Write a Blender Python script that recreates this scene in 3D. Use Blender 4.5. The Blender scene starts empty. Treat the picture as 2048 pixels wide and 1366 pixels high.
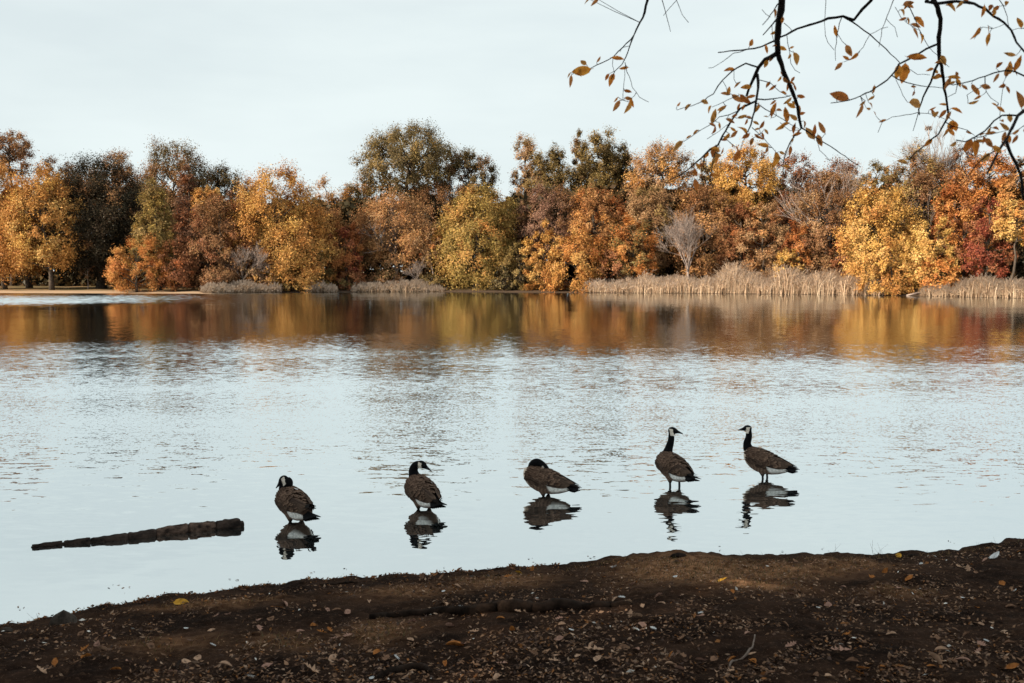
import bpy, bmesh, math, random
import numpy as np
from mathutils import Vector, Matrix

# ------------------------------------------------------------------ scene, camera, light
SC = bpy.context.scene
COL = SC.collection
F = 1991.0                       # focal length in photo pixels (photo is 2048 wide)
HOR = 547.0                      # horizon row in the photo
CAMZ = 2.6
PITCH = math.atan((683 - HOR) / F)

cam_d = bpy.data.cameras.new('camera')
cam = bpy.data.objects.new('camera', cam_d)
COL.objects.link(cam)
cam_d.sensor_width = 36.0
cam_d.lens = 36.0 * F / 2048
cam.location = (0, 0, CAMZ)
cam.rotation_euler = (math.radians(90) - PITCH, 0, 0)
cam_d.clip_start = 0.1
cam_d.clip_end = 6000
cam_d.dof.use_dof = True
cam_d.dof.focus_distance = 14.0
cam_d.dof.aperture_fstop = 6.3
SC.camera = cam

SUN_EL, SUN_AZ = math.radians(26), math.radians(180 + 58)   # azimuth clockwise from +Y: behind the camera, to its left
to_sun = Vector((math.sin(SUN_AZ) * math.cos(SUN_EL), math.cos(SUN_AZ) * math.cos(SUN_EL), math.sin(SUN_EL)))
sun_d = bpy.data.lights.new('sun', 'SUN')
sun_d.energy = 5.0
sun_d.angle = math.radians(0.55)
sun_d.color = (1.0, 0.86, 0.66)
sun = bpy.data.objects.new('sun', sun_d)
sun.rotation_euler = to_sun.to_track_quat('Z', 'Y').to_euler()
sun.location = (-30, -20, 40)
COL.objects.link(sun)

W = bpy.data.worlds.new('World')
SC.world = W
W.use_nodes = True
nt = W.node_tree
nt.nodes.clear()
def N(tree, typ, **kw):
    n = tree.nodes.new(typ)
    for k, v in kw.items():
        setattr(n, k, v)
    return n
out = N(nt, 'ShaderNodeOutputWorld')
bg = N(nt, 'ShaderNodeBackground')
sky = N(nt, 'ShaderNodeTexSky', sky_type='NISHITA')
sky.sun_disc = False
sky.sun_elevation = SUN_EL
sky.sun_rotation = SUN_AZ
sky.air_density = 1.0
sky.dust_density = 1.6
sky.ozone_density = 1.0
# thin high cloud: an even pale veil over the blue, broken a little by soft noise
tc = N(nt, 'ShaderNodeTexCoord')
mp = N(nt, 'ShaderNodeMapping')
mp.inputs['Scale'].default_value = (1.2, 1.2, 5.0)
nz = N(nt, 'ShaderNodeTexNoise')
nz.inputs['Scale'].default_value = 1.7
nz.inputs['Detail'].default_value = 5
nz.inputs['Roughness'].default_value = 0.55
cr = N(nt, 'ShaderNodeMapRange')
cr.inputs['From Min'].default_value = 0.34
cr.inputs['From Max'].default_value = 0.62
cr.inputs['To Min'].default_value = 0.82
cr.inputs['To Max'].default_value = 0.99
mixs = N(nt, 'ShaderNodeMix', data_type='RGBA')
mixs.inputs['B'].default_value = (8.5, 9.45, 9.5, 1)
nt.links.new(tc.outputs['Generated'], mp.inputs['Vector'])
nt.links.new(mp.outputs['Vector'], nz.inputs['Vector'])
nt.links.new(nz.outputs['Fac'], cr.inputs['Value'])
nt.links.new(cr.outputs['Result'], mixs.inputs['Factor'])
nt.links.new(sky.outputs['Color'], mixs.inputs['A'])
nt.links.new(mixs.outputs['Result'], bg.inputs['Color'])
nt.links.new(bg.outputs['Background'], out.inputs['Surface'])
bg.inputs['Strength'].default_value = 0.0505

SC.view_settings.view_transform = 'Standard'
SC.view_settings.look = 'None'
SC.view_settings.exposure = 0.98
SC.view_settings.gamma = 1.0
SC.view_settings.use_curve_mapping = False
SC.render.engine = 'CYCLES'
SC.cycles.max_bounces = 6
SC.cycles.diffuse_bounces = 2
SC.cycles.glossy_bounces = 3
SC.cycles.transmission_bounces = 3
SC.cycles.use_denoising = True
SC.cycles.denoiser = 'OPENIMAGEDENOISE'
SC.cycles.denoising_input_passes = 'RGB_ALBEDO_NORMAL'
SC.cycles.denoising_prefilter = 'ACCURATE'
SC.cycles.filter_width = 1.5
SC.cycles.sample_clamp_indirect = 6

# ------------------------------------------------------------------ helpers
cs, sn = math.cos(PITCH), math.sin(PITCH)
def ray(px, py):
    a, b = px - 1024.0, 683.0 - py
    return Vector((a, F * cs + b * sn, -F * sn + b * cs))
def at(px, py, Y):
    r = ray(px, py)
    return Vector((0, 0, CAMZ)) + r * (Y / r.y)
def on_z(px, py, z):
    r = ray(px, py)
    return Vector((0, 0, CAMZ)) + r * ((z - CAMZ) / r.z)

def tag(o, label=None, cat=None, group=None, kind=None):
    if label: o['label'] = label
    if cat: o['category'] = cat
    if group: o['group'] = group
    if kind: o['kind'] = kind
    return o
def link(name, me, parent=None):
    o = bpy.data.objects.new(name, me)
    COL.objects.link(o)
    if parent: o.parent = parent
    return o
def empty(name, loc, rz=0.0):
    o = bpy.data.objects.new(name, None)
    o.empty_display_size = 0.2
    o.location = loc
    o.rotation_euler = (0, 0, rz)
    COL.objects.link(o)
    return o

def mesh(name, verts, faces, mat, col=None, smooth=False):
    """verts (n,3) array; faces: (m,k) array or list; col (n,3) point colours"""
    me = bpy.data.meshes.new(name)
    verts = np.asarray(verts, dtype=np.float32)
    if isinstance(faces, np.ndarray):
        m, k = faces.shape
        me.vertices.add(len(verts)); me.vertices.foreach_set('co', verts.ravel())
        me.loops.add(m * k); me.loops.foreach_set('vertex_index', faces.astype(np.int32).ravel())
        me.polygons.add(m); me.polygons.foreach_set('loop_start', np.arange(0, m * k, k, dtype=np.int32))
        me.update(calc_edges=True)
    else:
        me.from_pydata(verts.tolist(), [], faces)
    if col is not None:
        a = me.attributes.new('col', 'FLOAT_COLOR', 'POINT')
        c4 = np.ones((len(verts), 4), dtype=np.float32); c4[:, :3] = col
        a.data.foreach_set('color', c4.ravel())
    if smooth:
        me.polygons.foreach_set('use_smooth', np.ones(len(me.polygons), dtype=bool))
    if mat: me.materials.append(mat)
    return me

class Tubes:
    """collects tapered bent tubes; one mesh in the end"""
    def __init__(s): s.v, s.f, s.c = [], [], []
    def add(s, pts, radii, n=6, col=None, cap=True, rough=0.0, rng=None):
        pts = [Vector(p) for p in pts]
        base = len(s.v)
        up = Vector((0.31, 0.17, 0.93))
        for i, p in enumerate(pts):
            t = (pts[min(i + 1, len(pts) - 1)] - pts[max(i - 1, 0)])
            if t.length < 1e-9: t = Vector((0, 0, 1))
            t.normalize()
            a = t.cross(up)
            if a.length < 0.05: a = t.cross(Vector((1, 0, 0)))
            a.normalize(); b = t.cross(a)
            r = radii[i] if hasattr(radii, '__len__') else radii
            for k in range(n):
                q = 2 * math.pi * k / n
                rr = r * (1 + (rng.uniform(-rough, rough) if rough else 0))
                s.v.append(p + a * (math.cos(q) * rr) + b * (math.sin(q) * rr))
                if col is not None: s.c.append(col)
        for i in range(len(pts) - 1):
            for k in range(n):
                k2 = (k + 1) % n
                s.f.append((base + i * n + k, base + i * n + k2, base + (i + 1) * n + k2, base + (i + 1) * n + k))
        if cap and n > 2:
            s.f.append(tuple(base + k for k in range(n))[::-1])
            s.f.append(tuple(base + (len(pts) - 1) * n + k for k in range(n)))
    def build(s, name, mat, smooth=True):
        return mesh(name, np.array([tuple(v) for v in s.v]), s.f, mat, np.array(s.c) if s.c else None, smooth)

def vnoise(x, y, seed=0):
    """smooth value noise, numpy"""
    xi, yi = np.floor(x).astype(np.int64), np.floor(y).astype(np.int64)
    fx, fy = x - xi, y - yi
    fx, fy = fx * fx * (3 - 2 * fx), fy * fy * (3 - 2 * fy)
    def h(a, b):
        n = (a * 374761393 + b * 668265263 + seed * 974634777) & 0x7fffffff
        n = ((n ^ (n >> 13)) * 1274126177) & 0x7fffffff
        return ((n ^ (n >> 16)) & 0xffff) / 65535.0
    return (h(xi, yi) * (1 - fx) + h(xi + 1, yi) * fx) * (1 - fy) + (h(xi, yi + 1) * (1 - fx) + h(xi + 1, yi + 1) * fx) * fy
def fbm(x, y, seed=0, oct=4, gain=0.5):
    v, a, t = 0, 1.0, 0
    for o in range(oct):
        v = v + a * vnoise(x * 2 ** o, y * 2 ** o, seed + o); t += a; a *= gain
    return v / t

# ------------------------------------------------------------------ materials
def newmat(name):
    m = bpy.data.materials.new(name); m.use_nodes = True
    t = m.node_tree; t.nodes.clear()
    o = N(t, 'ShaderNodeOutputMaterial')
    return m, t, o
def mat_leaf(name, transl=0.35, spec=0.03):
    m, t, o = newmat(name)
    a = N(t, 'ShaderNodeAttribute', attribute_name='col')
    d = N(t, 'ShaderNodeBsdfDiffuse'); tr = N(t, 'ShaderNodeBsdfTranslucent')
    mx = N(t, 'ShaderNodeMixShader'); mx.inputs['Fac'].default_value = transl
    g = N(t, 'ShaderNodeBsdfGlossy'); g.inputs['Roughness'].default_value = 0.45
    mx2 = N(t, 'ShaderNodeMixShader'); mx2.inputs['Fac'].default_value = spec
    t.links.new(a.outputs['Color'], d.inputs['Color']); t.links.new(a.outputs['Color'], tr.inputs['Color'])
    t.links.new(d.outputs[0], mx.inputs[1]); t.links.new(tr.outputs[0], mx.inputs[2])
    t.links.new(mx.outputs[0], mx2.inputs[1]); t.links.new(g.outputs[0], mx2.inputs[2])
    t.links.new(mx2.outputs[0], o.inputs['Surface'])
    return m
def mat_noise(name, c1, c2, scale, rough=0.85, bump=0.3, stretch=(1, 1, 1), spec=0.3, attr=False, bscale=None, bdist=0.02):
    """principled, two colours mixed by noise (times the 'col' attribute if attr), with bump"""
    m, t, o = newmat(name)
    p = N(t, 'ShaderNodeBsdfPrincipled')
    p.inputs['Roughness'].default_value = rough
    p.inputs['Specular IOR Level'].default_value = spec
    tc = N(t, 'ShaderNodeTexCoord'); mp = N(t, 'ShaderNodeMapping'); mp.inputs['Scale'].default_value = stretch
    nz = N(t, 'ShaderNodeTexNoise'); nz.inputs['Scale'].default_value = scale; nz.inputs['Detail'].default_value = 7; nz.inputs['Roughness'].default_value = 0.62
    mr = N(t, 'ShaderNodeMapRange'); mr.inputs['From Min'].default_value = 0.36; mr.inputs['From Max'].default_value = 0.64
    mx = N(t, 'ShaderNodeMix', data_type='RGBA')
    mx.inputs['A'].default_value = (*c1, 1); mx.inputs['B'].default_value = (*c2, 1)
    t.links.new(tc.outputs['Object'], mp.inputs['Vector']); t.links.new(mp.outputs[0], nz.inputs['Vector'])
    t.links.new(nz.outputs['Fac'], mr.inputs['Value']); t.links.new(mr.outputs[0], mx.inputs['Factor'])
    res = mx.outputs['Result']
    if attr:
        a = N(t, 'ShaderNodeAttribute', attribute_name='col')
        mu = N(t, 'ShaderNodeMix', data_type='RGBA', blend_type='MULTIPLY'); mu.inputs['Factor'].default_value = 1
        t.links.new(res, mu.inputs['A']); t.links.new(a.outputs['Color'], mu.inputs['B']); res = mu.outputs['Result']
    t.links.new(res, p.inputs['Base Color'])
    if bump:
        b = N(t, 'ShaderNodeBump'); b.inputs['Strength'].default_value = bump; b.inputs['Distance'].default_value = bdist
        nb = N(t, 'ShaderNodeTexNoise'); nb.inputs['Scale'].default_value = bscale or scale * 3; nb.inputs['Detail'].default_value = 6
        t.links.new(mp.outputs[0], nb.inputs['Vector'])
        t.links.new(nb.outputs['Fac'], b.inputs['Height']); t.links.new(b.outputs[0], p.inputs['Normal'])
    t.links.new(p.outputs[0], o.inputs['Surface'])
    return m

M_CROWN = mat_leaf('autumn_foliage', 0.22, 0.01)
M_LEAF = mat_leaf('branch_leaf', 0.62, 0.015)
M_DRY = mat_leaf('dry_leaf', 0.12, 0.008)
M_BARK = mat_noise('bark', (0.035, 0.026, 0.02), (0.09, 0.066, 0.05), 2.2, stretch=(3, 3, 0.6), bump=0.6)
M_PALEBARK = mat_noise('pale_bark', (0.17, 0.13, 0.115), (0.29, 0.225, 0.195), 2.0, stretch=(3, 3, 0.6), bump=0.3)
M_TWIG = mat_noise('dark_twig_bark', (0.012, 0.010, 0.010), (0.03, 0.023, 0.02), 30, bump=0.4, bdist=0.003)
M_REED = mat_leaf('dry_reed', 0.3, 0.02)

# ------------------------------------------------------------------ shorelines
far_px = [(-900, 586), (0, 586), (420, 587), (640, 584.5), (880, 583.5), (1100, 585), (1400, 587), (1740, 590.5), (1850, 592.5), (2048, 597), (2900, 615)]
fx_ = np.array([p[0] for p in far_px], float)
fd_ = np.array([CAMZ * F / (p[1] - HOR) for p in far_px])
def far_d(px):                     # forward distance of the far waterline in the column px
    return float(np.interp(px, fx_, fd_))
near_px = [(-1500, 1500), (-400, 1330), (0, 1258), (75, 1251), (130, 1240), (240, 1216), (330, 1200), (430, 1191), (520, 1180), (640, 1166), (700, 1163), (840, 1157), (950, 1149), (1040, 1141), (1100, 1139),
           (1180, 1128), (1260, 1114), (1340, 1111), (1400, 1116), (1450, 1119), (1560, 1117), (1700, 1113), (1830, 1108), (1910, 1103), (1950, 1096), (2010, 1085), (2048, 1081), (2400, 1050), (3200, 1010)]
nearpts = np.array([tuple(on_z(x, y, 0.0))[:2] for x, y in near_px])
nearpts = nearpts[np.argsort(nearpts[:, 0])]
def near_shore(X):
    return np.interp(X, nearpts[:, 0], nearpts[:, 1])
def bank_z(X, Y):
    X = np.asarray(X, float); Y = np.asarray(Y, float)
    s = near_shore(X) + 0.09 * (fbm(X * 1.7, Y * 0 + 3.1, 5, 4) - 0.5) + 0.08 * (vnoise(X * 9, Y * 0, 8) - 0.5) + 0.05 * (vnoise(X * 23, Y * 0, 18) - 0.5) - Y
    up = np.maximum(s, 0)
    z = 0.045 * (1 - np.exp(-up / 0.05)) + 0.95 * (1 - np.exp(-up / 5.6)) * 1.25
    z = np.where(s > 0, z, np.maximum(s * 0.25, -0.7))
    k = np.clip(up / 0.5, 0, 1)
    z = z + k * (0.10 * (fbm(X * 0.8, Y * 0.8, 11, 2) - 0.5) + 0.045 * (fbm(X * 3.1, Y * 3.1, 12, 3) - 0.5))
    z = z + np.clip(up / 0.08, 0, 1) * (0.042 * (fbm(X * 11, Y * 11, 13, 3) - 0.5) + 0.012 * (fbm(X * 40, Y * 40, 17, 2) - 0.5))
    return z
def bank_hits(px, py):             # where view rays meet the bank (arrays)
    zz = np.full(len(px), .3)
    a, b = px - 1024, 683 - py
    dy = F * cs + b * sn; dz = -F * sn + b * cs
    for _ in range(8):
        k = (zz - CAMZ) / dz; X = a * k; Y = dy * k; zz = .5 * zz + .5 * bank_z(X, Y)
    return np.stack([X, Y, bank_z(X, Y)], 1)
def bank_at(px, py):               # where the pixel's view ray meets the bank
    return Vector(bank_hits(np.array([float(px)]), np.array([float(py)]))[0])
# ------------------------------------------------------------------ water
def build_water():
    m, t, o = newmat('lake_water')
    geo = N(t, 'ShaderNodeNewGeometry')
    sep = N(t, 'ShaderNodeSeparateXYZ'); t.links.new(geo.outputs['Position'], sep.inputs[0])
    def M(op, a, b=None, c=None):
        n = N(t, 'ShaderNodeMath', operation=op)
        for i, q in enumerate((a, b, c)):
            if q is None: continue
            if isinstance(q, (int, float)): n.inputs[i].default_value = q
            else: t.links.new(q, n.inputs[i])
        return n.outputs[0]
    def noise(scale, stretch, detail=2.0, rough=0.5, off=(0, 0, 0)):
        mp = N(t, 'ShaderNodeMapping'); mp.inputs['Scale'].default_value = stretch; mp.inputs['Location'].default_value = off
        nz = N(t, 'ShaderNodeTexNoise'); nz.inputs['Scale'].default_value = scale; nz.inputs['Detail'].default_value = detail; nz.inputs['Roughness'].default_value = rough
        t.links.new(geo.outputs['Position'], mp.inputs[0]); t.links.new(mp.outputs[0], nz.inputs['Vector'])
        return nz
    def centred(sock):
        v = N(t, 'ShaderNodeVectorMath', operation='SUBTRACT'); t.links.new(sock, v.inputs[0]); v.inputs[1].default_value = (0.5, 0.5, 0.5)
        return v.outputs[0]
    def scaled(vec, s):
        v = N(t, 'ShaderNodeVectorMath', operation='SCALE'); t.links.new(vec, v.inputs[0])
        if isinstance(s, (int, float)): v.inputs['Scale'].default_value = s
        else: t.links.new(s, v.inputs['Scale'])
        return v.outputs[0]
    def add(a, b):
        v = N(t, 'ShaderNodeVectorMath', operation='ADD'); t.links.new(a, v.inputs[0]); t.links.new(b, v.inputs[1]); return v.outputs[0]
    def smooth(x, a, b, lo=0.0, hi=1.0):
        n = N(t, 'ShaderNodeMapRange', interpolation_type='SMOOTHSTEP')
        t.links.new(x, n.inputs['Value']); n.inputs['From Min'].default_value = a; n.inputs['From Max'].default_value = b
        n.inputs['To Min'].default_value = lo; n.inputs['To Max'].default_value = hi
        return n.outputs[0]
    X, Y = sep.outputs[0], sep.outputs[1]
    big = noise(0.035, (0.5, 1, 1), 3)
    Yw = M('ADD', Y, M('MULTIPLY', M('SUBTRACT', big.outputs['Fac'], 0.5), M('MULTIPLY', Y, 0.25)))
    # breeze: near the bank nearly calm, ruffled in the middle, calm again under the far trees
    a_mid = M('MULTIPLY', smooth(Yw, 10.5, 17.0), smooth(Yw, 18.0, 47.0, 1.0, 0.22))
    gust = noise(0.16, (0.5, 1.0, 1), 3, 0.55, (3, 7, 0))
    a_mid = M('MULTIPLY', a_mid, smooth(gust.outputs['Fac'], 0.36, 0.62, 0.78, 1.18))
    a_near = 0.10
    amp_small = M('ADD', M('MULTIPLY', a_mid, 0.27), 0.006)
    w1 = centred(noise(24.0, (1.0, 0.9, 1), 2.0, 0.6).outputs['Color'])
    w2 = centred(noise(60.0, (0.9, 1.1, 1), 1.0, 0.5, (5, 1, 0)).outputs['Color'])
    w3 = centred(noise(2.6, (0.6, 1.2, 1), 1.0, 0.5, (2, 9, 0)).outputs['Color'])
    slope = add(add(scaled(w1, amp_small), scaled(w2, M('MULTIPLY', amp_small, 0.45))), scaled(w3, M('ADD', M('MULTIPLY', a_mid, 0.02), 0.008)))
    # longer wavelets out in the open water
    w6 = centred(noise(6.0, (0.75, 1.0, 1), 2.0, 0.5, (6, 3, 0)).outputs['Color'])
    opn = M('MULTIPLY', smooth(Yw, 15.0, 25.0), smooth(Yw, 33.0, 58.0, 1.0, 0.12))
    slope = add(slope, scaled(w6, M('MULTIPLY', opn, 0.17)))
    # low wavelets that cross the calm shallows where the geese stand: long crests, short wavelength
    w4 = centred(noise(7.5, (0.42, 1.2, 1), 2.0, 0.55, (1, 4, 0)).outputs['Color'])
    shal = M('MULTIPLY', smooth(Yw, 7.2, 11.5, 0.12, 1.0), smooth(Yw, 13.0, 18.0, 1.0, 0.12))
    slope = add(slope, scaled(w4, M('MULTIPLY', shal, 0.17)))
    # a puff of wind ruffles the water close to the far left shore
    puff = M('MULTIPLY', smooth(Yw, 74.0, 90.0), smooth(Yw, 128.0, 138.0, 1.0, 0.0))
    puff = M('MULTIPLY', puff, smooth(X, -46.0, -14.0, 1.0, 0.0))
    streak = noise(0.12, (0.10, 1.6, 1), 2, 0.5, (8, 2, 0))
    line = M('MULTIPLY', smooth(streak.outputs['Fac'], 0.60, 0.70), M('MULTIPLY', smooth(Y, 42.0, 52.0), smooth(Y, 62.0, 76.0, 1.0, 0.0)))
    w5 = centred(noise(2.2, (0.7, 1.0, 1), 2.0, 0.6, (4, 4, 0)).outputs['Color'])
    slope = add(slope, scaled(w5, M('ADD', M('MULTIPLY', puff, 0.8), M('MULTIPLY', line, 0.10))))
    # wavelet faces turned to the eye fill more of the view at grazing angles (slope variance over grazing tangent)
    iv = N(t, 'ShaderNodeSeparateXYZ'); t.links.new(geo.outputs['Incoming'], iv.inputs[0])
    hl = M('SQRT', M('ADD', M('MULTIPLY', iv.outputs[0], iv.outputs[0]), M('MULTIPLY', iv.outputs[1], iv.outputs[1])))
    gt = M('MAXIMUM', M('DIVIDE', iv.outputs[2], M('MAXIMUM', hl, 0.01)), 0.045)
    var = M('ADD', M('MULTIPLY', M('MULTIPLY', amp_small, amp_small), 0.068), M('MULTIPLY', M('MULTIPLY', puff, puff), 0.010))
    lean = M('MINIMUM', M('DIVIDE', var, gt), 0.30)
    lv = N(t, 'ShaderNodeCombineXYZ')
    t.links.new(M('MULTIPLY', iv.outputs[0], lean), lv.inputs[0]); t.links.new(M('MULTIPLY', iv.outputs[1], lean), lv.inputs[1])
    slope = add(slope, lv.outputs[0])
    s2 = N(t, 'ShaderNodeSeparateXYZ'); t.links.new(slope, s2.inputs[0])
    cb = N(t, 'ShaderNodeCombineXYZ'); cb.inputs[2].default_value = 1.0
    t.links.new(s2.outputs[0], cb.inputs[0]); t.links.new(s2.outputs[1], cb.inputs[1])
    nv = N(t, 'ShaderNodeVectorMath', operation='NORMALIZE'); t.links.new(cb.outputs[0], nv.inputs[0])
    gl = N(t, 'ShaderNodeBsdfGlossy'); gl.inputs['Color'].default_value = (0.875, 0.91, 0.915, 1); gl.inputs['Roughness'].default_value = 0.0
    df = N(t, 'ShaderNodeBsdfDiffuse'); df.inputs['Color'].default_value = (0.035, 0.04, 0.04, 1)
    fr = N(t, 'ShaderNodeFresnel'); fr.inputs['IOR'].default_value = 1.33
    fac = N(t, 'ShaderNodeMapRange'); t.links.new(fr.outputs[0], fac.inputs['Value'])
    fac.inputs['From Min'].default_value = 0.02; fac.inputs['From Max'].default_value = 0.5; fac.inputs['To Min'].default_value = 0.78; fac.inputs['To Max'].default_value = 0.97
    mx = N(t, 'ShaderNodeMixShader')
    t.links.new(nv.outputs[0], gl.inputs['Normal'])
    t.links.new(fac.outputs[0], mx.inputs['Fac']); t.links.new(df.outputs[0], mx.inputs[1]); t.links.new(gl.outputs[0], mx.inputs[2])
    t.links.new(mx.outputs[0], o.inputs['Surface'])
    v = [(-420, -30, 0), (420, -30, 0), (420, 175, 0), (-420, 175, 0)]
    o_ = link('lake_water', mesh('lake_water', v, [(0, 1, 2, 3)], m))
    tag(o_, 'calm pale lake mirroring sky and autumn trees', None, None, 'structure')
build_water()

# ------------------------------------------------------------------ far shore terrain
def shore_z(off):                  # height of the far land, metres behind its waterline
    return float(np.interp(off, [-6, -1, 0, 1.2, 4, 12, 40, 90, 300, 2500], [-0.9, -0.2, 0.0, 0.14, 0.30, 0.45, 0.62, 0.9, 3.0, 8.0]))
def far_ground(px, Y):
    return shore_z(Y - far_d(px))
def build_far_shore():
    cols = np.linspace(-2300, 4350, 260)
    offs = [-6, -1.5, -0.4, 0, 0.5, 1.2, 2.5, 4, 8, 12, 20, 40, 65, 90, 160, 300, 900, 2500]
    v = []
    for j, off in enumerate(offs):
        for i, px in enumerate(cols):
            w = 0.9 * (fbm(np.array([px * 0.02]), np.array([2.0]), 31, 3)[0] - 0.5)
            Y = far_d(px) + off + w
            v.append(((px - 1024) / (F * cs + 0) * Y, Y, shore_z(off) + (0.25 * (fbm(np.array([px * 0.05]), np.array([off * 0.3]), 7, 2)[0] - 0.5) if off > 1 else 0)))
    nC = len(cols)
    f = [(j * nC + i, j * nC + i + 1, (j + 1) * nC + i + 1, (j + 1) * nC + i) for j in range(len(offs) - 1) for i in range(nC - 1)]
    m, t, o = newmat('far_lawn')
    p = N(t, 'ShaderNodeBsdfPrincipled'); p.inputs['Roughness'].default_value = 0.95; p.inputs['Specular IOR Level'].default_value = 0.1
    geo = N(t, 'ShaderNodeNewGeometry'); sep = N(t, 'ShaderNodeSeparateXYZ'); t.links.new(geo.outputs['Position'], sep.inputs[0])
    nz = N(t, 'ShaderNodeTexNoise'); nz.inputs['Scale'].default_value = 0.25; nz.inputs['Detail'].default_value = 8; t.links.new(geo.outputs['Position'], nz.inputs['Vector'])
    mr = N(t, 'ShaderNodeMapRange'); mr.inputs['From Min'].default_value = 0.4; mr.inputs['From Max'].default_value = 0.6; t.links.new(nz.outputs['Fac'], mr.inputs['Value'])
    g = N(t, 'ShaderNodeMix', data_type='RGBA'); g.inputs['A'].default_value = (0.075, 0.07, 0.03, 1); g.inputs['B'].default_value = (0.22, 0.135, 0.07, 1)
    t.links.new(mr.outputs[0], g.inputs['Factor'])
    zr = N(t, 'ShaderNodeMapRange'); zr.inputs['From Min'].default_value = 0.24; zr.inputs['From Max'].default_value = 0.34; t.links.new(sep.outputs[2], zr.inputs['Value'])
    s = N(t, 'ShaderNodeMix', data_type='RGBA'); 
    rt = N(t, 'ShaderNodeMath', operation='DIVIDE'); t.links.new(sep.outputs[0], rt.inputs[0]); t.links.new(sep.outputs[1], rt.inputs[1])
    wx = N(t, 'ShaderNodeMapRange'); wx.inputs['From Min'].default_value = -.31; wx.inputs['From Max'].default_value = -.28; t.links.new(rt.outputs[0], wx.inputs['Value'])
    sa = N(t, 'ShaderNodeMix', data_type='RGBA'); sa.inputs['A'].default_value = (0.36, 0.25, 0.165, 1); sa.inputs['B'].default_value = (0.075, 0.05, 0.034, 1)   # sand on the open left shore; elsewhere earth darkened to paint the tree shade
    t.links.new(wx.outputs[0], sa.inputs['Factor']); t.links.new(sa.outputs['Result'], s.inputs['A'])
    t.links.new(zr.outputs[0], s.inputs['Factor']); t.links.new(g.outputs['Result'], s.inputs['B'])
    t.links.new(s.outputs['Result'], p.inputs['Base Color']); t.links.new(p.outputs[0], o.inputs['Surface'])
    ob = link('far_shore', mesh('far_shore', v, f, m, smooth=True))
    tag(ob, 'low far shore with sandy edge and dull lawn under the trees', None, None, 'structure')
build_far_shore()

# ------------------------------------------------------------------ near bank
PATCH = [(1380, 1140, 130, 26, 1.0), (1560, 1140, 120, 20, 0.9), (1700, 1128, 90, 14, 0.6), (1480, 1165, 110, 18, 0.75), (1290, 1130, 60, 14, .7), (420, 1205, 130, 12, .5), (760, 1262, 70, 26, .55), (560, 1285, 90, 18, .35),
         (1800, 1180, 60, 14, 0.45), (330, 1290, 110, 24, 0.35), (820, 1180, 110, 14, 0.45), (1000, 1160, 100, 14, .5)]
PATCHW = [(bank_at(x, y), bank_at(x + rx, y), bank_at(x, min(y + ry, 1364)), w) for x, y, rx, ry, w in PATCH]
def dry_sunlit(X, Y):  # dry soil and dead grass cover, plus sunlight painted on the hump
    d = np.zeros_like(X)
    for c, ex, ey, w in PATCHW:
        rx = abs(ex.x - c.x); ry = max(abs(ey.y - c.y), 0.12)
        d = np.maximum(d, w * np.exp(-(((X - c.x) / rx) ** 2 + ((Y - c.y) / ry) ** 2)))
    return d
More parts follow.
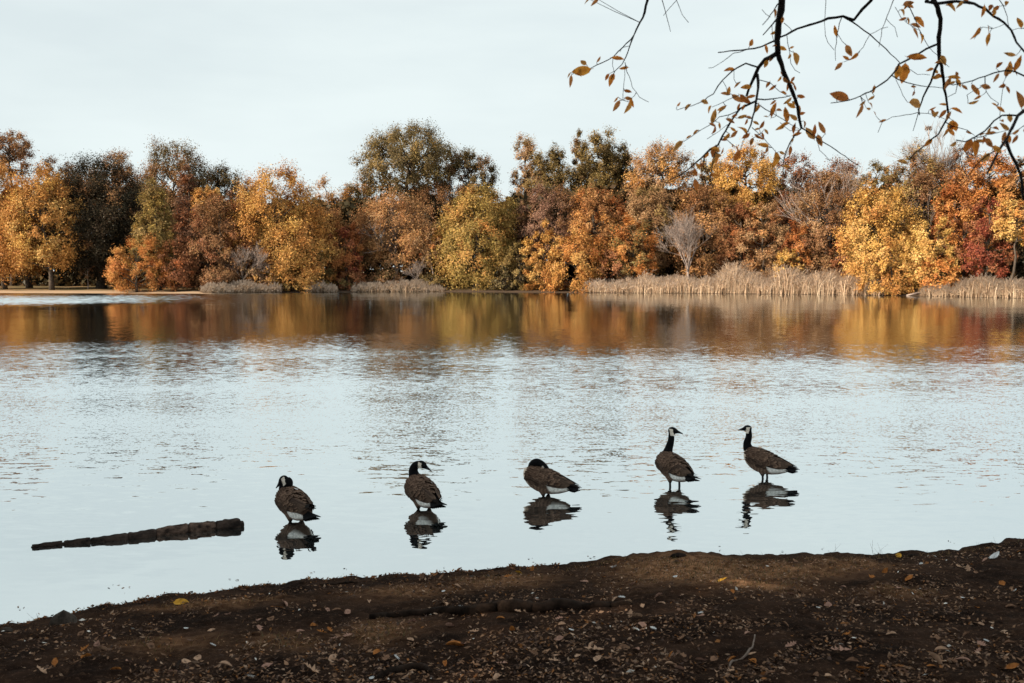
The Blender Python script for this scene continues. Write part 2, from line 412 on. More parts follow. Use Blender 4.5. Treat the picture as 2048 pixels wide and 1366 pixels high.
def build_bank():
    xs = np.concatenate([np.linspace(-220, -9, 14)[:-1], np.linspace(-9, -5.4, 26)[:-1], np.arange(-5.4, 6.0, 0.034), np.linspace(6.0, 12, 40), np.linspace(12, 220, 14)[1:]])
    ys = np.concatenate([np.linspace(-220, -8, 12)[:-1], np.linspace(-8, 3.6, 30)[:-1], np.arange(3.6, 10.3, 0.034), np.linspace(10.3, 14.0, 16)])
    Xg, Yg = np.meshgrid(xs, ys)
    Z = bank_z(Xg, Yg)
    v = np.stack([Xg, Yg, Z], -1).reshape(-1, 3)
    nX, nY = len(xs), len(ys)
    idx = np.arange(nX * nY).reshape(nY, nX)
    f = np.stack([idx[:-1, :-1], idx[:-1, 1:], idx[1:, 1:], idx[1:, :-1]], -1).reshape(-1, 4)
    dr = dry_sunlit(v[:, 0], v[:, 1])
    m, t, o = newmat('bank_soil')
    p = N(t, 'ShaderNodeBsdfPrincipled'); p.inputs['Roughness'].default_value = 1.0; p.inputs['Specular IOR Level'].default_value = 0.02
    geo = N(t, 'ShaderNodeNewGeometry')
    at_ = N(t, 'ShaderNodeAttribute', attribute_name='col')
    def nzn(s, d=8, r=0.65):
        n = N(t, 'ShaderNodeTexNoise'); n.inputs['Scale'].default_value = s; n.inputs['Detail'].default_value = d; n.inputs['Roughness'].default_value = r
        t.links.new(geo.outputs['Position'], n.inputs['Vector']); return n.outputs['Fac']
    def rmp(x, a, b, lo=0, hi=1):
        n = N(t, 'ShaderNodeMapRange'); t.links.new(x, n.inputs['Value'])
        for k, q in zip(('From Min', 'From Max', 'To Min', 'To Max'), (a, b, lo, hi)): n.inputs[k].default_value = q
        return n.outputs[0]
    def mixc(f_, a, b):
        n = N(t, 'ShaderNodeMix', data_type='RGBA'); t.links.new(f_, n.inputs['Factor'])
        for k, q in (('A', a), ('B', b)):
            if isinstance(q, tuple): n.inputs[k].default_value = (*q, 1)
            else: t.links.new(q, n.inputs[k])
        return n.outputs['Result']
    base = mixc(rmp(nzn(2.1), 0.42, 0.60), (0.012, 0.0068, 0.0048), (0.036, 0.0195, 0.0125))
    base = mixc(rmp(nzn(26), 0.54, 0.72), base, (0.085, 0.048, 0.030))
    base = mixc(rmp(nzn(90, 3), 0.62, 0.72), base, (0.17, 0.10, 0.066))
    dry = mixc(rmp(nzn(14), 0.4, 0.62), (0.17, 0.075, 0.034), (0.32, 0.17, 0.09))  # dead-grass tan, brightened to paint the sunlit look of the hump
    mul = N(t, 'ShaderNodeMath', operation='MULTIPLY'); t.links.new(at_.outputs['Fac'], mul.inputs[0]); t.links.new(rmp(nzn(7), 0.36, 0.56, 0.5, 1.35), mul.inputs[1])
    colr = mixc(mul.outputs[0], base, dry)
    sp = N(t, 'ShaderNodeSeparateXYZ'); t.links.new(geo.outputs['Position'], sp.inputs[0])
    wet = rmp(sp.outputs[2], .012, .06, 1, 0)                         # wet mud at the waterline
    colr = mixc(wet, colr, (.010, .007, .0055))
    t.links.new(rmp(wet, 0, 1, 1.0, .45), p.inputs['Roughness']); t.links.new(rmp(wet, 0, 1, .02, .3), p.inputs['Specular IOR Level'])
    t.links.new(colr, p.inputs['Base Color'])
    b = N(t, 'ShaderNodeBump'); b.inputs['Strength'].default_value = 0.7; b.inputs['Distance'].default_value = 0.02
    t.links.new(nzn(55, 6, 0.7), b.inputs['Height']); t.links.new(b.outputs[0], p.inputs['Normal'])
    t.links.new(p.outputs[0], o.inputs['Surface'])
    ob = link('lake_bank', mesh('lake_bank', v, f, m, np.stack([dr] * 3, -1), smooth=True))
    tag(ob, 'dark muddy bank sloping to the water with fallen leaves', None, None, 'structure')
build_bank()

# ------------------------------------------------------------------ trees
PAL = {
 'gold':   [(0.4387, 0.1875, 0.0284), (0.3685, 0.1436, 0.0228), (0.4827, 0.2393, 0.0487)],
 'amber':  [(0.4595, 0.1563, 0.0214), (0.3534, 0.1042, 0.0158), (0.5124, 0.2157, 0.043)],
 'yellow': [(0.5297, 0.2785, 0.0425), (0.4414, 0.213, 0.034), (0.5474, 0.3113, 0.0765)],
 'lemon':  [(0.5925, 0.3519, 0.0921), (0.5207, 0.3016, 0.0586)],
 'orange': [(0.3761, 0.107, 0.0214), (0.3045, 0.0811, 0.0179), (0.4209, 0.1476, 0.0285)],
 'rust':   [(0.2762, 0.091, 0.0326), (0.2099, 0.0709, 0.0276), (0.3315, 0.1274, 0.0487)],
 'brown':  [(0.2358, 0.1081, 0.0431), (0.1823, 0.0799, 0.0329), (0.2787, 0.1315, 0.051)],
 'tan':    [(0.3318, 0.1734, 0.0746), (0.2765, 0.1396, 0.059), (0.387, 0.2199, 0.1022)],
 'copper': [(0.3713, 0.1617, 0.051), (0.3039, 0.1236, 0.0411), (0.4276, 0.1998, 0.0618)],
 'olive':  [(0.2013, 0.1323, 0.0369), (0.1556, 0.1004, 0.0298), (0.2746, 0.1734, 0.0527)],
 'ygreen': [(0.2993, 0.1903, 0.0364), (0.2328, 0.1498, 0.0292), (0.3659, 0.2105, 0.0405)],
 'dark':   [(0.0374, 0.0272, 0.015), (0.051, 0.0326, 0.0177), (0.0272, 0.0231, 0.0136)],
 'mauve':  [(0.2295, 0.1133, 0.0746), (0.1878, 0.0886, 0.0571), (0.2712, 0.1379, 0.079)],
 'red':    [(0.2736, 0.054, 0.0252), (0.2204, 0.0432, 0.0216), (0.304, 0.0864, 0.0324)],
 'moss': [(0.129, 0.088, 0.0324), (0.0989, 0.0704, 0.027), (0.1634, 0.1056, 0.0405)],
 'wood':   [(0.0585, 0.0403, 0.018), (0.078, 0.046, 0.02), (0.039, 0.031, 0.016)],  # shade between the trees put into the leaf colour
}
def unit(a):
    return a / (np.linalg.norm(a, axis=1, keepdims=True) + 1e-9)
def leaf_cards(rng, P, Nrm, size, cols, tang=None, ratio=0.62):
    n = len(P)
    T = tang if tang is not None else rng.normal(size=(n, 3))
    T = T - Nrm * np.sum(T * Nrm, 1, keepdims=True); T = unit(T)
    B = np.cross(Nrm, T)
    a = size[:, None] * 0.5
    b = a * ratio * rng.uniform(0.75, 1.25, (n, 1))
    fold = Nrm * a * rng.uniform(-0.25, 0.25, (n, 1))
    v = np.empty((n, 4, 3)); v[:, 0] = P - T * a; v[:, 1] = P + B * b + fold; v[:, 2] = P + T * a; v[:, 3] = P - B * b + fold
    c = np.repeat(cols[:, None, :], 4, 1)
    f = np.arange(n * 4).reshape(n, 4)
    return v.reshape(-1, 3), f, c.reshape(-1, 3)

def leaf_tris(rng, P, Nrm, size, cols, tang):
    n = len(P)
    T = unit(tang - Nrm * np.sum(tang * Nrm, 1, keepdims=True)); B = np.cross(Nrm, T)
    a = size[:, None]; sk = rng.uniform(-.25, .25, (n, 1))
    v = np.empty((n, 3, 3)); v[:, 0] = P - T * a * .45 + B * a * (.40 + sk); v[:, 1] = P - T * a * .45 - B * a * (.40 - sk); v[:, 2] = P + T * a * .55
    return v.reshape(-1, 3), np.arange(n * 3).reshape(n, 3), np.repeat(cols[:, None, :], 3, 1).reshape(-1, 3)

def prof(shape, t):
    t = np.clip(t, 0, 1)
    if shape == 'round': return np.sqrt(np.maximum(0.02, 1 - ((t - 0.46) / 0.56) ** 2))
    if shape == 'dome':  return np.where(t < 0.3, 0.80 + 0.2 * t / 0.3, np.sqrt(np.maximum(0.02, 1 - ((t - 0.3) / 0.72) ** 2)))
    if shape == 'bush':  return np.where(t < 0.35, 0.92, np.sqrt(np.maximum(0.03, 1 - ((t - 0.35) / 0.67) ** 2)))
    if shape == 'cone':  return 0.12 + 0.88 * (1 - t) ** 0.85
    if shape == 'vase':  return np.where(t < 0.65, 0.35 + 0.65 * t / 0.65, np.sqrt(np.maximum(0.03, 1 - ((t - 0.65) / 0.37) ** 2)))
    if shape == 'oak':   return np.where(t < 0.5, 0.55 + 0.45 * t / 0.5, np.sqrt(np.maximum(0.03, 1 - ((t - 0.5) / 0.52) ** 2)))
    return np.ones_like(t)

NLEAF = [0]
def crown(rng, R, z0, z1, shape, pal, leaf, dens, nclump, lift=0.35, gap=0.0, ry=0.8, rcf=0.31):
    """leaf clumps along twigs inside an uneven envelope -> verts, faces, colours, clump centres"""
    H = z1 - z0
    K = nclump
    if shape == 'spires':
        K = int(K * 2.2); rcf = rcf * .9
        m = 4 if K < 150 else 5
        ax = rng.uniform(-0.75, 0.75, (m, 2)) * [R, R * ry]; hh = rng.uniform(0.62, 1.0, m); hh[0] = 1.0; ax[0] *= 0.3
        hh *= 1 - 0.25 * (np.abs(ax[:, 0]) / R)
        which = rng.integers(0, m, K); t = rng.uniform(0.0, 1.0, K) ** 0.85
        r = (0.52 * R) * (1.02 - t ** 2.0) ** 0.6 * rng.uniform(0.2, 1, K) ** 0.5; th = rng.uniform(0, 2 * np.pi, K)
        C = np.stack([ax[which, 0] * (0.35 + 0.65 * t) + r * np.cos(th), ax[which, 1] * (0.35 + 0.65 * t) + r * np.sin(th), z0 + t * hh[which] * H], 1)
        axis = np.stack([ax[which, 0] * 0.6, ax[which, 1] * 0.6, C[:, 2] - 1.5], 1)
    else:
        lobes = unit(rng.normal(size=(9, 3))); lw = rng.uniform(-0.15, 0.18, 9)
        t = rng.uniform(0, 1, K * 3) ** 0.9; th = rng.uniform(0, 2 * np.pi, K * 3)
        u = rng.uniform(0, 1, K * 3) ** 0.28
        d = np.stack([np.cos(th), np.sin(th), 2 * t - 1], 1); d = unit(d)
        lf = 1 + (np.maximum(0, d @ lobes.T) ** 3) @ lw
        keep = rng.uniform(0, 1, K * 3) < prof(shape, t) * 0.95 + 0.05
        r = R * prof(shape, t) * lf * u * 0.95
        C = np.stack([r * np.cos(th), r * np.sin(th) * ry, z0 + H * (t * 0.93 + 0.02)], 1)[keep]
        sel = [0]; dm = np.full(len(C), 1e9); K = min(K, len(C))       # spread the clumps evenly
        for _ in range(K - 1):
            dm = np.minimum(dm, ((C - C[sel[-1]]) ** 2).sum(1) * rng.uniform(.6, 1.4, len(C))); sel.append(int(dm.argmax()))
        C = C[sel]
        K = len(C)
        axis = np.zeros((K, 3)); axis[:, 2] = z0 + 0.42 * H
    rc = R * rcf * rng.uniform(0.65, 1.35, K)
    rc = np.minimum(rc, 2.4)
    area = 2 * R * H * 0.8
    n = int(area * dens / (leaf * leaf * 0.40) * 5.3)
    NLEAF[0] += n
    TW = 16
    outd = unit(C - axis)
    tw = unit(outd[:, None, :].repeat(TW, 1).reshape(-1, 3) * 0.75 + rng.normal(size=(K * TW, 3)) * 0.62 + np.array([0, 0, lift]))
    if lift < 0: tw[:, 2] -= 0.25 * rng.uniform(0, 1, len(tw))
    tl = np.repeat(rc, TW) * rng.uniform(0.55, 1.3, K * TW)
    w = np.repeat(rc ** 2, TW); ti = rng.choice(K * TW, n, p=w / w.sum())
    s = rng.uniform(0.12, 1.0, n) ** 0.75
    P = C[ti // TW] + tw[ti] * (tl[ti] * s)[:, None] + rng.normal(size=(n, 3)) * (rc[ti // TW] * 0.15)[:, None]
    if lift < 0: P[:, 2] -= (s ** 2) * tl[ti] * 0.45
    Nn = unit(outd[ti // TW] * 0.7 + np.array([0, 0, 0.40]) + rng.normal(size=(n, 3)) * 0.50)
    cols = np.array(PAL[pal[0]])
    ca = cols[rng.integers(0, len(cols), K)]
    if len(pal) > 1:
        cb = np.array(PAL[pal[1]]); fr = rng.uniform(0, 1, K) < (pal[2] if len(pal) > 2 else 0.35)
        ca = np.where(fr[:, None], cb[rng.integers(0, len(cb), K)], ca)
    cl = ca[ti // TW] * rng.uniform(0.72, 1.28, (n, 1)) * (1 + rng.normal(size=(n, 3)) * 0.05)
    other = rng.uniform(0, 1, n) < 0.25
    allc = cols[rng.integers(0, len(cols), n)]
    cl = np.where(other[:, None], allc * rng.uniform(0.8, 1.2, (n, 1)), cl)
    cl = cl * .83 + (cl @ np.array([.3, .6, .1]))[:, None] * np.array([.20, .18, .14])
    sz = leaf * rng.uniform(0.6, 1.35, n)
    inner = s < .42; sz = np.where(inner, sz * 1.75, sz)      # bigger sprays deep in the clump close it up
    v, f, c = leaf_tris(rng, P, Nn, sz, np.clip(cl, 0.004, 0.75), tw[ti] + rng.normal(size=(n, 3)) * 0.4)
    return v, f, c, C

def limb_pts(rng, a, b, n=5, sag=0.12, wob=0.06):
    a, b = Vector(a), Vector(b); L = (b - a).length; pts = []
    for i in range(n):
        t = i / (n - 1)
        p = a.lerp(b, t); p.z += math.sin(t * math.pi) * sag * L * (1 if b.z > a.z else -0.4)
        if 0 < i < n - 1: p += Vector(rng.normal(size=3)) * wob * L * 0.5
        pts.append(p)
    return pts

def twig_fan(tb, rng, p, d, L, r, lev, spread=0.5, up=0.25, col=None, nmin=3, nmax=5):
    """bare branching: a branch that keeps forking into thinner ones"""
    p = Vector(p); d = Vector(d).normalized()
    n = 4
    pts = [p.copy()]
    for i in range(n - 1):
        d = (d + Vector(rng.normal(size=3)) * 0.13 + Vector((0, 0, up * 0.22))).normalized()
        pts.append(pts[-1] + d * (L / (n - 1)))
    tb.add(pts, [r, r * .86, r * .72, r * .55], n=5 if r > 0.05 else 3, cap=False)
    if lev == 0: return
    for k in range(int(rng.integers(nmin, nmax + 1))):
        t = rng.uniform(0.3, 1.0); i = min(int(t * (n - 1)), n - 2); q = pts[i].lerp(pts[i + 1], t * (n - 1) - i)
        nd = (d + Vector(rng.normal(size=3)) * spread + Vector((0, 0, up))).normalized()
        twig_fan(tb, rng, q, nd, L * rng.uniform(0.5, 0.82), max(r * rng.uniform(0.45, 0.62), 0.011), lev - 1, spread, up, col, nmin, nmax)

GROUP = 'trees along the far shore'
def tree(name, label, x, top, hw, low, layer, shape, pal, trunk=0.30, tx=None, leaf=None, dens=1.0, nclump=None, lift=0.35, seed=0, bare=0, nest=None, palebark=False, group=GROUP, ry=0.8, rcf=0.35, cat='tree'):
    """x, top, hw, low: where the crown stands in the photo; layer: metres behind the waterline"""
    rng = np.random.default_rng(1000 + seed)
    Y = far_d(x) + layer
    k = Y / F
    bz = far_ground(x, Y)
    base = at(x if tx is None else tx, HOR, Y); base.z = bz
    top_z = at(x, top, Y).z - bz
    low_z = at(x, low, Y).z - bz
    low_z = max(low_z, 0.15)
    R = hw * k
    cx = (0 if tx is None else (x - tx) * k)
    root = empty(name, base)
    tag(root, label, cat, group)
    leaf = (leaf or 0.33) * 0.57
    H = top_z - low_z
    nclump = nclump or int(np.clip(R * H * 1.7, 40, 190))
    C = None
    if shape != 'bare':
        v, f, c, C = crown(rng, R, low_z, top_z, shape, pal, leaf, dens, nclump, lift, ry=ry, rcf=rcf)
        v[:, 0] += cx
        C = C + np.array([cx, 0, 0])
        link('crown', mesh('crown', v, f, M_CROWN, c), root)
    tb = Tubes()
    tr = trunk
    if shape == 'bare':
        hsplit = top_z * rng.uniform(0.22, 0.32) if low_z < 0.5 * top_z else low_z
        pts = limb_pts(rng, (0, 0, -0.3), (cx * .5, 0, hsplit), 5, 0, 0.05)
        tb.add(pts, [tr * 1.25, tr, tr * .93, tr * .87, tr * .8], n=8)
        nl = 7
        for i in range(nl):
            th = 2 * math.pi * i / nl + rng.uniform(-.3, .3)
            e = Vector((cx + R * 0.95 * math.cos(th), R * .8 * math.sin(th), top_z))
            st = pts[-1].lerp(pts[-2], rng.uniform(0, 0.8))
            d = (e - st); L = (top_z - hsplit) * 0.46
            twig_fan(tb, rng, st, d * 1.0 + Vector((0, 0, 0.1)), L, tr * .42, 4 if hw > 45 else 3, 0.36, 0.16)
        if nest:
            q = at(nest[0], nest[1], Y - .6) - base; tb.add(limb_pts(rng, pts[-1], q, 6, 0, .04), [tr * .4, tr * .35, tr * .3, .06, .05, .05], n=5)
            for s_ in (-1, 1): tb.add([q - Vector((0, 0, .9)), q + Vector((s_ * .35, 0, .1)), q + Vector((s_ * .7, 0, 1.1))], [.04, .035, .012], n=4)
        link('branches', tb.build('branches', M_PALEBARK), root)
    else:
        zt = low_z + H * (0.72 if shape in ('cone', 'round', 'spires') else 0.55)
        pts = limb_pts(rng, (0, 0, -0.3), (cx * .8, 0, zt), 7, 0, 0.035)
        tb.add(pts, [tr * 1.45, tr * 1.05, tr * .92, tr * .8, tr * .62, tr * .42, tr * .2], n=9)
        order = rng.permutation(len(C))[:int(26 if hw > 40 else 14)]
        for i in order:
            q = C[i]
            zz = max(low_z * 0.6 + 0.3, min(q[2] - 0.35 * math.hypot(q[0] - cx, q[1]), zt * .97))
            tt = np.clip((zz + 0.3) / (zt + 0.3), 0, 1) * 6; a = int(min(tt, 5)); st = pts[a].lerp(pts[a + 1], tt - a)
            r0 = tr * 0.34
            tb.add(limb_pts(rng, st, q, 5, 0.10, 0.10), [r0, r0 * .8, r0 * .6, r0 * .4, r0 * .16], n=5, cap=False)
        if bare:
            for i in range(bare):
                th = rng.uniform(0, 2 * math.pi)
                st = pts[int(rng.integers(2, 5))]
                d = Vector((math.cos(th) * R, math.sin(th) * R - 0.5 * R, H * rng.uniform(.5, 1.1)))
                twig_fan(tb, rng, st, d, H * 0.42, tr * 0.35, 3, 0.35, 0.2)
        link('trunk', tb.build('trunk', M_PALEBARK if palebark else M_BARK), root)
    return root
def forest():
    T = []
    def t(*a, **k): T.append((a, k))
    # ---- back row, left to right
    t('oak_tree', 'tall thin orange-brown tree rising above the golden maples in the far left corner', 24, 264, 46, 350, 30, 'oak', ('brown', 'copper', .5), dens=.8, trunk=.3)
    t('oak_tree', 'sparse brown treetop just right of the golden maples, against the sky', 118, 320, 46, 430, 34, 'oak', ('brown', 'rust'), dens=.7)
    t('oak_tree', 'pale tan rounded treetop above the black-green oak', 236, 310, 52, 430, 34, 'dome', ('tan', 'brown', .4), dens=.8)
    t('oak_tree', 'large round olive-brown tree with domed top, highest of the far left group', 352, 289, 72, 440, 30, 'dome', ('moss', 'brown', .5), dens=.85, trunk=.4)
    t('oak_tree', 'low dark round treetop at the gap of sky on the left', 445, 337, 58, 470, 32, 'dome', ('moss', 'dark', .4), dens=.9)
    t('oak_tree', 'small brown treetop at the right end of the left skyline', 490, 362, 32, 460, 28, 'round', ('mauve',), dens=.9)
    t('conifer_tree', 'mauve-brown pointed conifer in front of the round olive-brown tree', 380, 332, 36, 470, 24, 'cone', ('mauve', 'rust'), lift=-.1)
    t('oak_tree', 'small bright yellow rounded crown between rust-brown trees on the left', 416, 377, 27, 440, 15, 'round', ('gold', 'yellow'))
    t('maple_tree', 'dull red-brown tree behind the drooping cypress', 385, 415, 50, 560, 12, 'round', ('mauve', 'rust', .6), trunk=.25)
    t('tree', 'pale gold feathery treetop between the golden maple and the great oak', 662, 360, 58, 500, 22, 'spires', ('gold', 'tan', .5), dens=.9)
    t('tree', 'thin olive tree under the left arm of the great oak', 728, 356, 46, 470, 26, 'dome', ('moss', 'copper'), dens=.9)
    t('oak_tree', 'great spreading oak with gaps of sky, tallest tree on the shore', 818, 257, 105, 410, 20, 'oak', ('moss', 'olive', .45), dens=.85, nclump=130, trunk=.62, rcf=.22)
    t('oak_tree', 'brown companion tree leaning on the right side of the great oak', 940, 304, 48, 450, 20, 'oak', ('moss', 'brown', .4), dens=.9, nclump=80, trunk=.35)
    t('oak_tree', 'dark brown undertree below the great oak', 862, 372, 66, 520, 17, 'dome', ('brown', 'dark', .4), dens=.9)
    t('poplar_tree', 'thin feathery poplar with open top, leftmost of the poplars', 1048, 274, 52, 430, 24, 'spires', ('tan', 'olive', .5), dens=.7, nclump=50, lift=.8)
    t('poplar_tree', 'short olive poplar between the thin one and the tallest one', 1116, 288, 50, 440, 22, 'spires', ('olive', 'moss', .4), dens=.95, lift=.8)
    t('poplar_tree', 'narrow poplar spire close beside the tallest poplar', 1163, 262, 36, 430, 25, 'spires', ('olive', 'tan', .4), dens=.95, nclump=44, lift=.8)
    t('poplar_tree', 'tallest olive-tan poplar of the group, with dark underside', 1206, 258, 56, 440, 20, 'spires', ('olive', 'moss', .35), dens=1.1, nclump=80, lift=.8, trunk=.45)
    t('poplar_tree', 'small ragged poplar at the right edge of the poplars', 1250, 305, 34, 440, 23, 'spires', ('olive', 'tan', .4), dens=.8, nclump=36, lift=.8)
    t('tree', 'tan-gold dome of a tree right of the poplars', 1322, 294, 62, 450, 18, 'round', ('tan', 'gold', .45), trunk=.35)
    t('tree', 'narrow olive treetop peeping out left of the brightest golden crown', 1428, 292, 34, 420, 28, 'spires', ('olive', 'tan', .5), dens=.7, lift=.9)
    t('maple_tree', 'bright golden crown against the sky, under the hanging twigs', 1487, 300, 62, 440, 16, 'round', ('yellow', 'gold', .3), trunk=.35)
    t('tree', 'reddish brown thin-topped tree right of the golden crown', 1585, 312, 56, 460, 24, 'dome', ('rust', 'mauve', .5), dens=.85)
    t('tree', 'faded brown tree dipping at the skyline, left of the nest tree', 1678, 325, 52, 470, 24, 'dome', ('mauve', 'rust', .4), dens=.85)
    t('tree', 'round olive-gold treetop left of the nest tree', 1748, 328, 38, 450, 18, 'round', ('olive', 'gold', .4))
    t('bare_tree', 'leafless twiggy tree holding a bird nest above the right skyline', 1868, 240, 92, 400, 22, 'bare', ('mauve',), trunk=.30, nest=(1857, 258))
    t('tree', 'mauve-brown twiggy tree behind the brown dome on the right', 1915, 288, 52, 450, 25, 'dome', ('mauve', 'brown', .4), dens=.65)
    t('tree', 'brown-olive dome with pale bare trunks showing, right of centre skyline', 1832, 302, 64, 480, 14, 'dome', ('brown', 'olive', .5), dens=.8, bare=5, palebark=True)
    t('maple_tree', 'amber tree on the right skyline beside the brown dome', 1962, 312, 62, 490, 16, 'round', ('amber', 'copper', .45))
    t('oak_tree', 'brown-orange tree cut by the right edge of the picture', 2052, 306, 48, 480, 18, 'dome', ('copper', 'dark', .3))
    # ---- middle row
    t('maple_tree', 'golden maple at the left edge, cut by the picture border', -22, 332, 88, 545, 9, 'dome', ('gold', 'amber', .5), tx=8, trunk=.34, leaf=.34)
    t('maple_tree', 'golden maple with the dark straight trunk, right one of the pair on the left lawn', 86, 342, 68, 530, 6, 'dome', ('gold', 'yellow', .35), tx=103, trunk=.30, leaf=.34)
    t('maple_tree', 'thick-trunked amber tree half hidden between the two golden maples', 48, 400, 52, 540, 17, 'round', ('amber', 'gold', .4), tx=58, trunk=.42)
    t('oak_tree', 'broad black-green oak with thick dark trunk on the left lawn', 194, 324, 98, 545, 13, 'dome', ('dark', 'brown', .12), tx=202, trunk=.62, dens=1.35)
    t('oak_tree', 'rust-brown tree leaning over the reeds left of the golden willowy tree', 440, 398, 62, 572, 6, 'dome', ('brown', 'rust', .5), trunk=.3)
    t('tree', 'big yellow-gold tree with ragged top, left of the red-leaved one', 556, 343, 92, 578, 5, 'dome', ('gold', 'yellow', .3), trunk=.4, leaf=.33, nclump=120)
    t('tree', 'orange-tan tree behind the red-leaved one', 650, 420, 50, 560, 9, 'round', ('copper', 'gold', .35))
    t('maple_tree', 'red-orange maple by the water with thin bare stems', 692, 448, 36, 556, 5, 'dome', ('orange', 'red', .2), trunk=.16, bare=3)
    t('tree', 'wide tan-gold dome below the great oak, bare stems beneath it', 792, 400, 80, 525, 8, 'dome', ('copper', 'tan', .4), trunk=.28, bare=5, palebark=True)
    t('ginkgo_tree', 'spreading yellow-green tree with stout trunk in the gap at the water', 955, 372, 80, 558, 6, 'dome', ('ygreen', 'gold', .3), tx=953, trunk=.5, lift=-.05, leaf=.33)
    t('tree', 'tall yellow-green treetop at the back of the stout-trunked one', 1005, 405, 44, 540, 12, 'round', ('ygreen', 'olive', .4))
    t('tree', 'mauve-brown rounded tree below the leftmost poplar', 1092, 376, 58, 520, 12, 'dome', ('mauve', 'brown', .3))
    t('maple_tree', 'orange-tan dome just under the tallest poplar', 1190, 380, 52, 500, 13, 'dome', ('copper', 'orange', .4))
    t('maple_tree', 'light orange maple standing over the golden bush', 1188, 408, 46, 500, 8, 'dome', ('copper', 'amber', .4))
    t('tree', 'mixed tan-green tree right of the light orange maple', 1296, 372, 50, 545, 10, 'round', ('tan', 'olive', .45))
    t('maple_tree', 'layered orange and green tree behind the left reeds', 1268, 438, 46, 560, 5, 'dome', ('amber', 'olive', .5), trunk=.2)
    t('tree', 'orange-brown tree behind the grey leafless one', 1412, 378, 66, 550, 10, 'dome', ('brown', 'copper', .5), dens=1.1)
    t('tree', 'dark brown tree between the golden crown and the tan one', 1480, 400, 40, 555, 9, 'round', ('rust', 'orange', .3), dens=1.1)
    t('tree', 'pale tan upright tree above the reeds', 1524, 404, 40, 555, 6, 'round', ('tan', 'copper', .3), trunk=.2)
    t('tree', 'brown layered tree filling the middle of the right-hand wood', 1580, 385, 48, 550, 12, 'dome', ('rust', 'brown', .5), dens=1.1)
    t('oak_tree', 'tall tan-brown tree with forked pale trunk rising from the reeds', 1652, 346, 62, 556, 6, 'vase', ('brown', 'tan', .4), trunk=.3, dens=.85, bare=6, palebark=True)
    t('maple_tree', 'fiery orange small tree left of the forked pale trunk', 1598, 440, 32, 560, 5, 'round', ('orange', 'rust', .4), trunk=.15)
    t('maple_tree', 'rust-red bushy tree between forked trunk and yellow maple', 1700, 470, 40, 570, 7, 'round', ('rust', 'orange', .4))
    t('maple_tree', 'large bright yellow maple beside the water, tallest of the yellow trio', 1756, 376, 72, 560, 5, 'dome', ('yellow', 'gold', .3), trunk=.28, nclump=110)
    t('maple_tree', 'pale lemon-yellow maple right beside the largest yellow one', 1868, 436, 47, 566, 4, 'dome', ('lemon', 'yellow', .35), trunk=.2)
    t('tree', 'orange-brown crown behind the pale lemon maple', 1925, 415, 48, 560, 8, 'dome', ('amber', 'rust', .45))
    t('tree', 'orange crown below the amber tree on the right', 1905, 372, 44, 480, 12, 'round', ('orange', 'amber', .45))
    t('maple_tree', 'deep red treetop near the right edge', 1976, 398, 30, 470, 9, 'round', ('red', 'rust', .3))
    t('maple_tree', 'crimson and rust maple above the dark reeds on the right', 1972, 440, 46, 552, 5, 'dome', ('red', 'rust', .45), trunk=.18)
    t('maple_tree', 'yellow-orange boughs of a dark-trunked tree at the right edge', 2030, 405, 44, 480, 5, 'dome', ('yellow', 'amber', .4), tx=2022, trunk=.15)
    t('oak_tree', 'dark-leaved tree at the right edge', 2070, 440, 50, 560, 9, 'round', ('dark', 'rust', .2))
    # ---- front row
    t('shrub', 'low brown bush standing in the reeds at the right end of the left lawn', 436, 536, 34, 578, 2.8, 'bush', ('brown', 'tan', .4), trunk=.1)
    t('shrub', 'low tan bush below the pinkish grey shrub', 522, 540, 34, 580, 2.4, 'bush', ('tan', 'gold', .4), trunk=.1)
    t('shrub', 'low rusty bush at the foot of the red-orange maple', 704, 546, 28, 580, 2.4, 'bush', ('rust', 'olive', .4), trunk=.1)
    t('shrub', 'low brown-green bush among the reeds below the bare stems', 768, 548, 36, 580, 2.8, 'bush', ('brown', 'moss', .5), trunk=.1)
    t('shrub', 'low dark green bush just left of the gap in the trees', 862, 552, 26, 582, 2.6, 'bush', ('moss', 'olive', .4), trunk=.1)
    t('shrub', 'dark bush right of the stout trunk at the water', 1020, 548, 36, 582, 3.5, 'bush', ('moss', 'dark', .5), trunk=.1)
    t('cypress_tree', 'drooping green-brown cypress, cone shaped, behind the orange bush', 312, 354, 50, 540, 5, 'cone', ('olive', 'ygreen', .5), tx=315, trunk=.42, lift=-.35, nclump=90)
    t('maple_tree', 'small orange-gold tree leaning over the water in front of the cypress', 273, 484, 54, 574, 1.5, 'dome', ('amber', 'gold', .45), trunk=.16, leaf=.28)
    t('maple_tree', 'rust-brown small tree with low boughs right of the cypress trunk', 350, 488, 38, 572, 3, 'round', ('rust', 'orange', .3), tx=347, trunk=.14)
    t('sapling', 'thin pale sapling with few brown leaves beside the thick oak trunk', 175, 528, 13, 560, 9, 'round', ('brown',), dens=.35, nclump=14, trunk=.07, palebark=True)
    t('shrub', 'pinkish grey leafless shrub at the foot of the big yellow-gold tree', 487, 482, 50, 560, 2.5, 'bare', ('mauve',), trunk=.10)
    t('shrub', 'brownish wispy shrub behind the pinkish grey one', 500, 495, 44, 572, 4, 'bush', ('tan', 'mauve', .5), dens=.7, trunk=.1)
    t('shrub', 'olive-green bush by the water between yellow and red trees', 632, 488, 32, 575, 2.5, 'bush', ('olive', 'gold', .4), trunk=.12)
    t('shrub', 'gold bush touching the water under the big yellow-gold tree', 590, 530, 34, 584, 1.5, 'bush', ('gold', 'olive', .3), trunk=.12)
    t('shrub', 'whitish twiggy shrub at the water, left of the gap in the trees', 832, 512, 38, 560, 2.5, 'bare', ('tan',), trunk=.09)
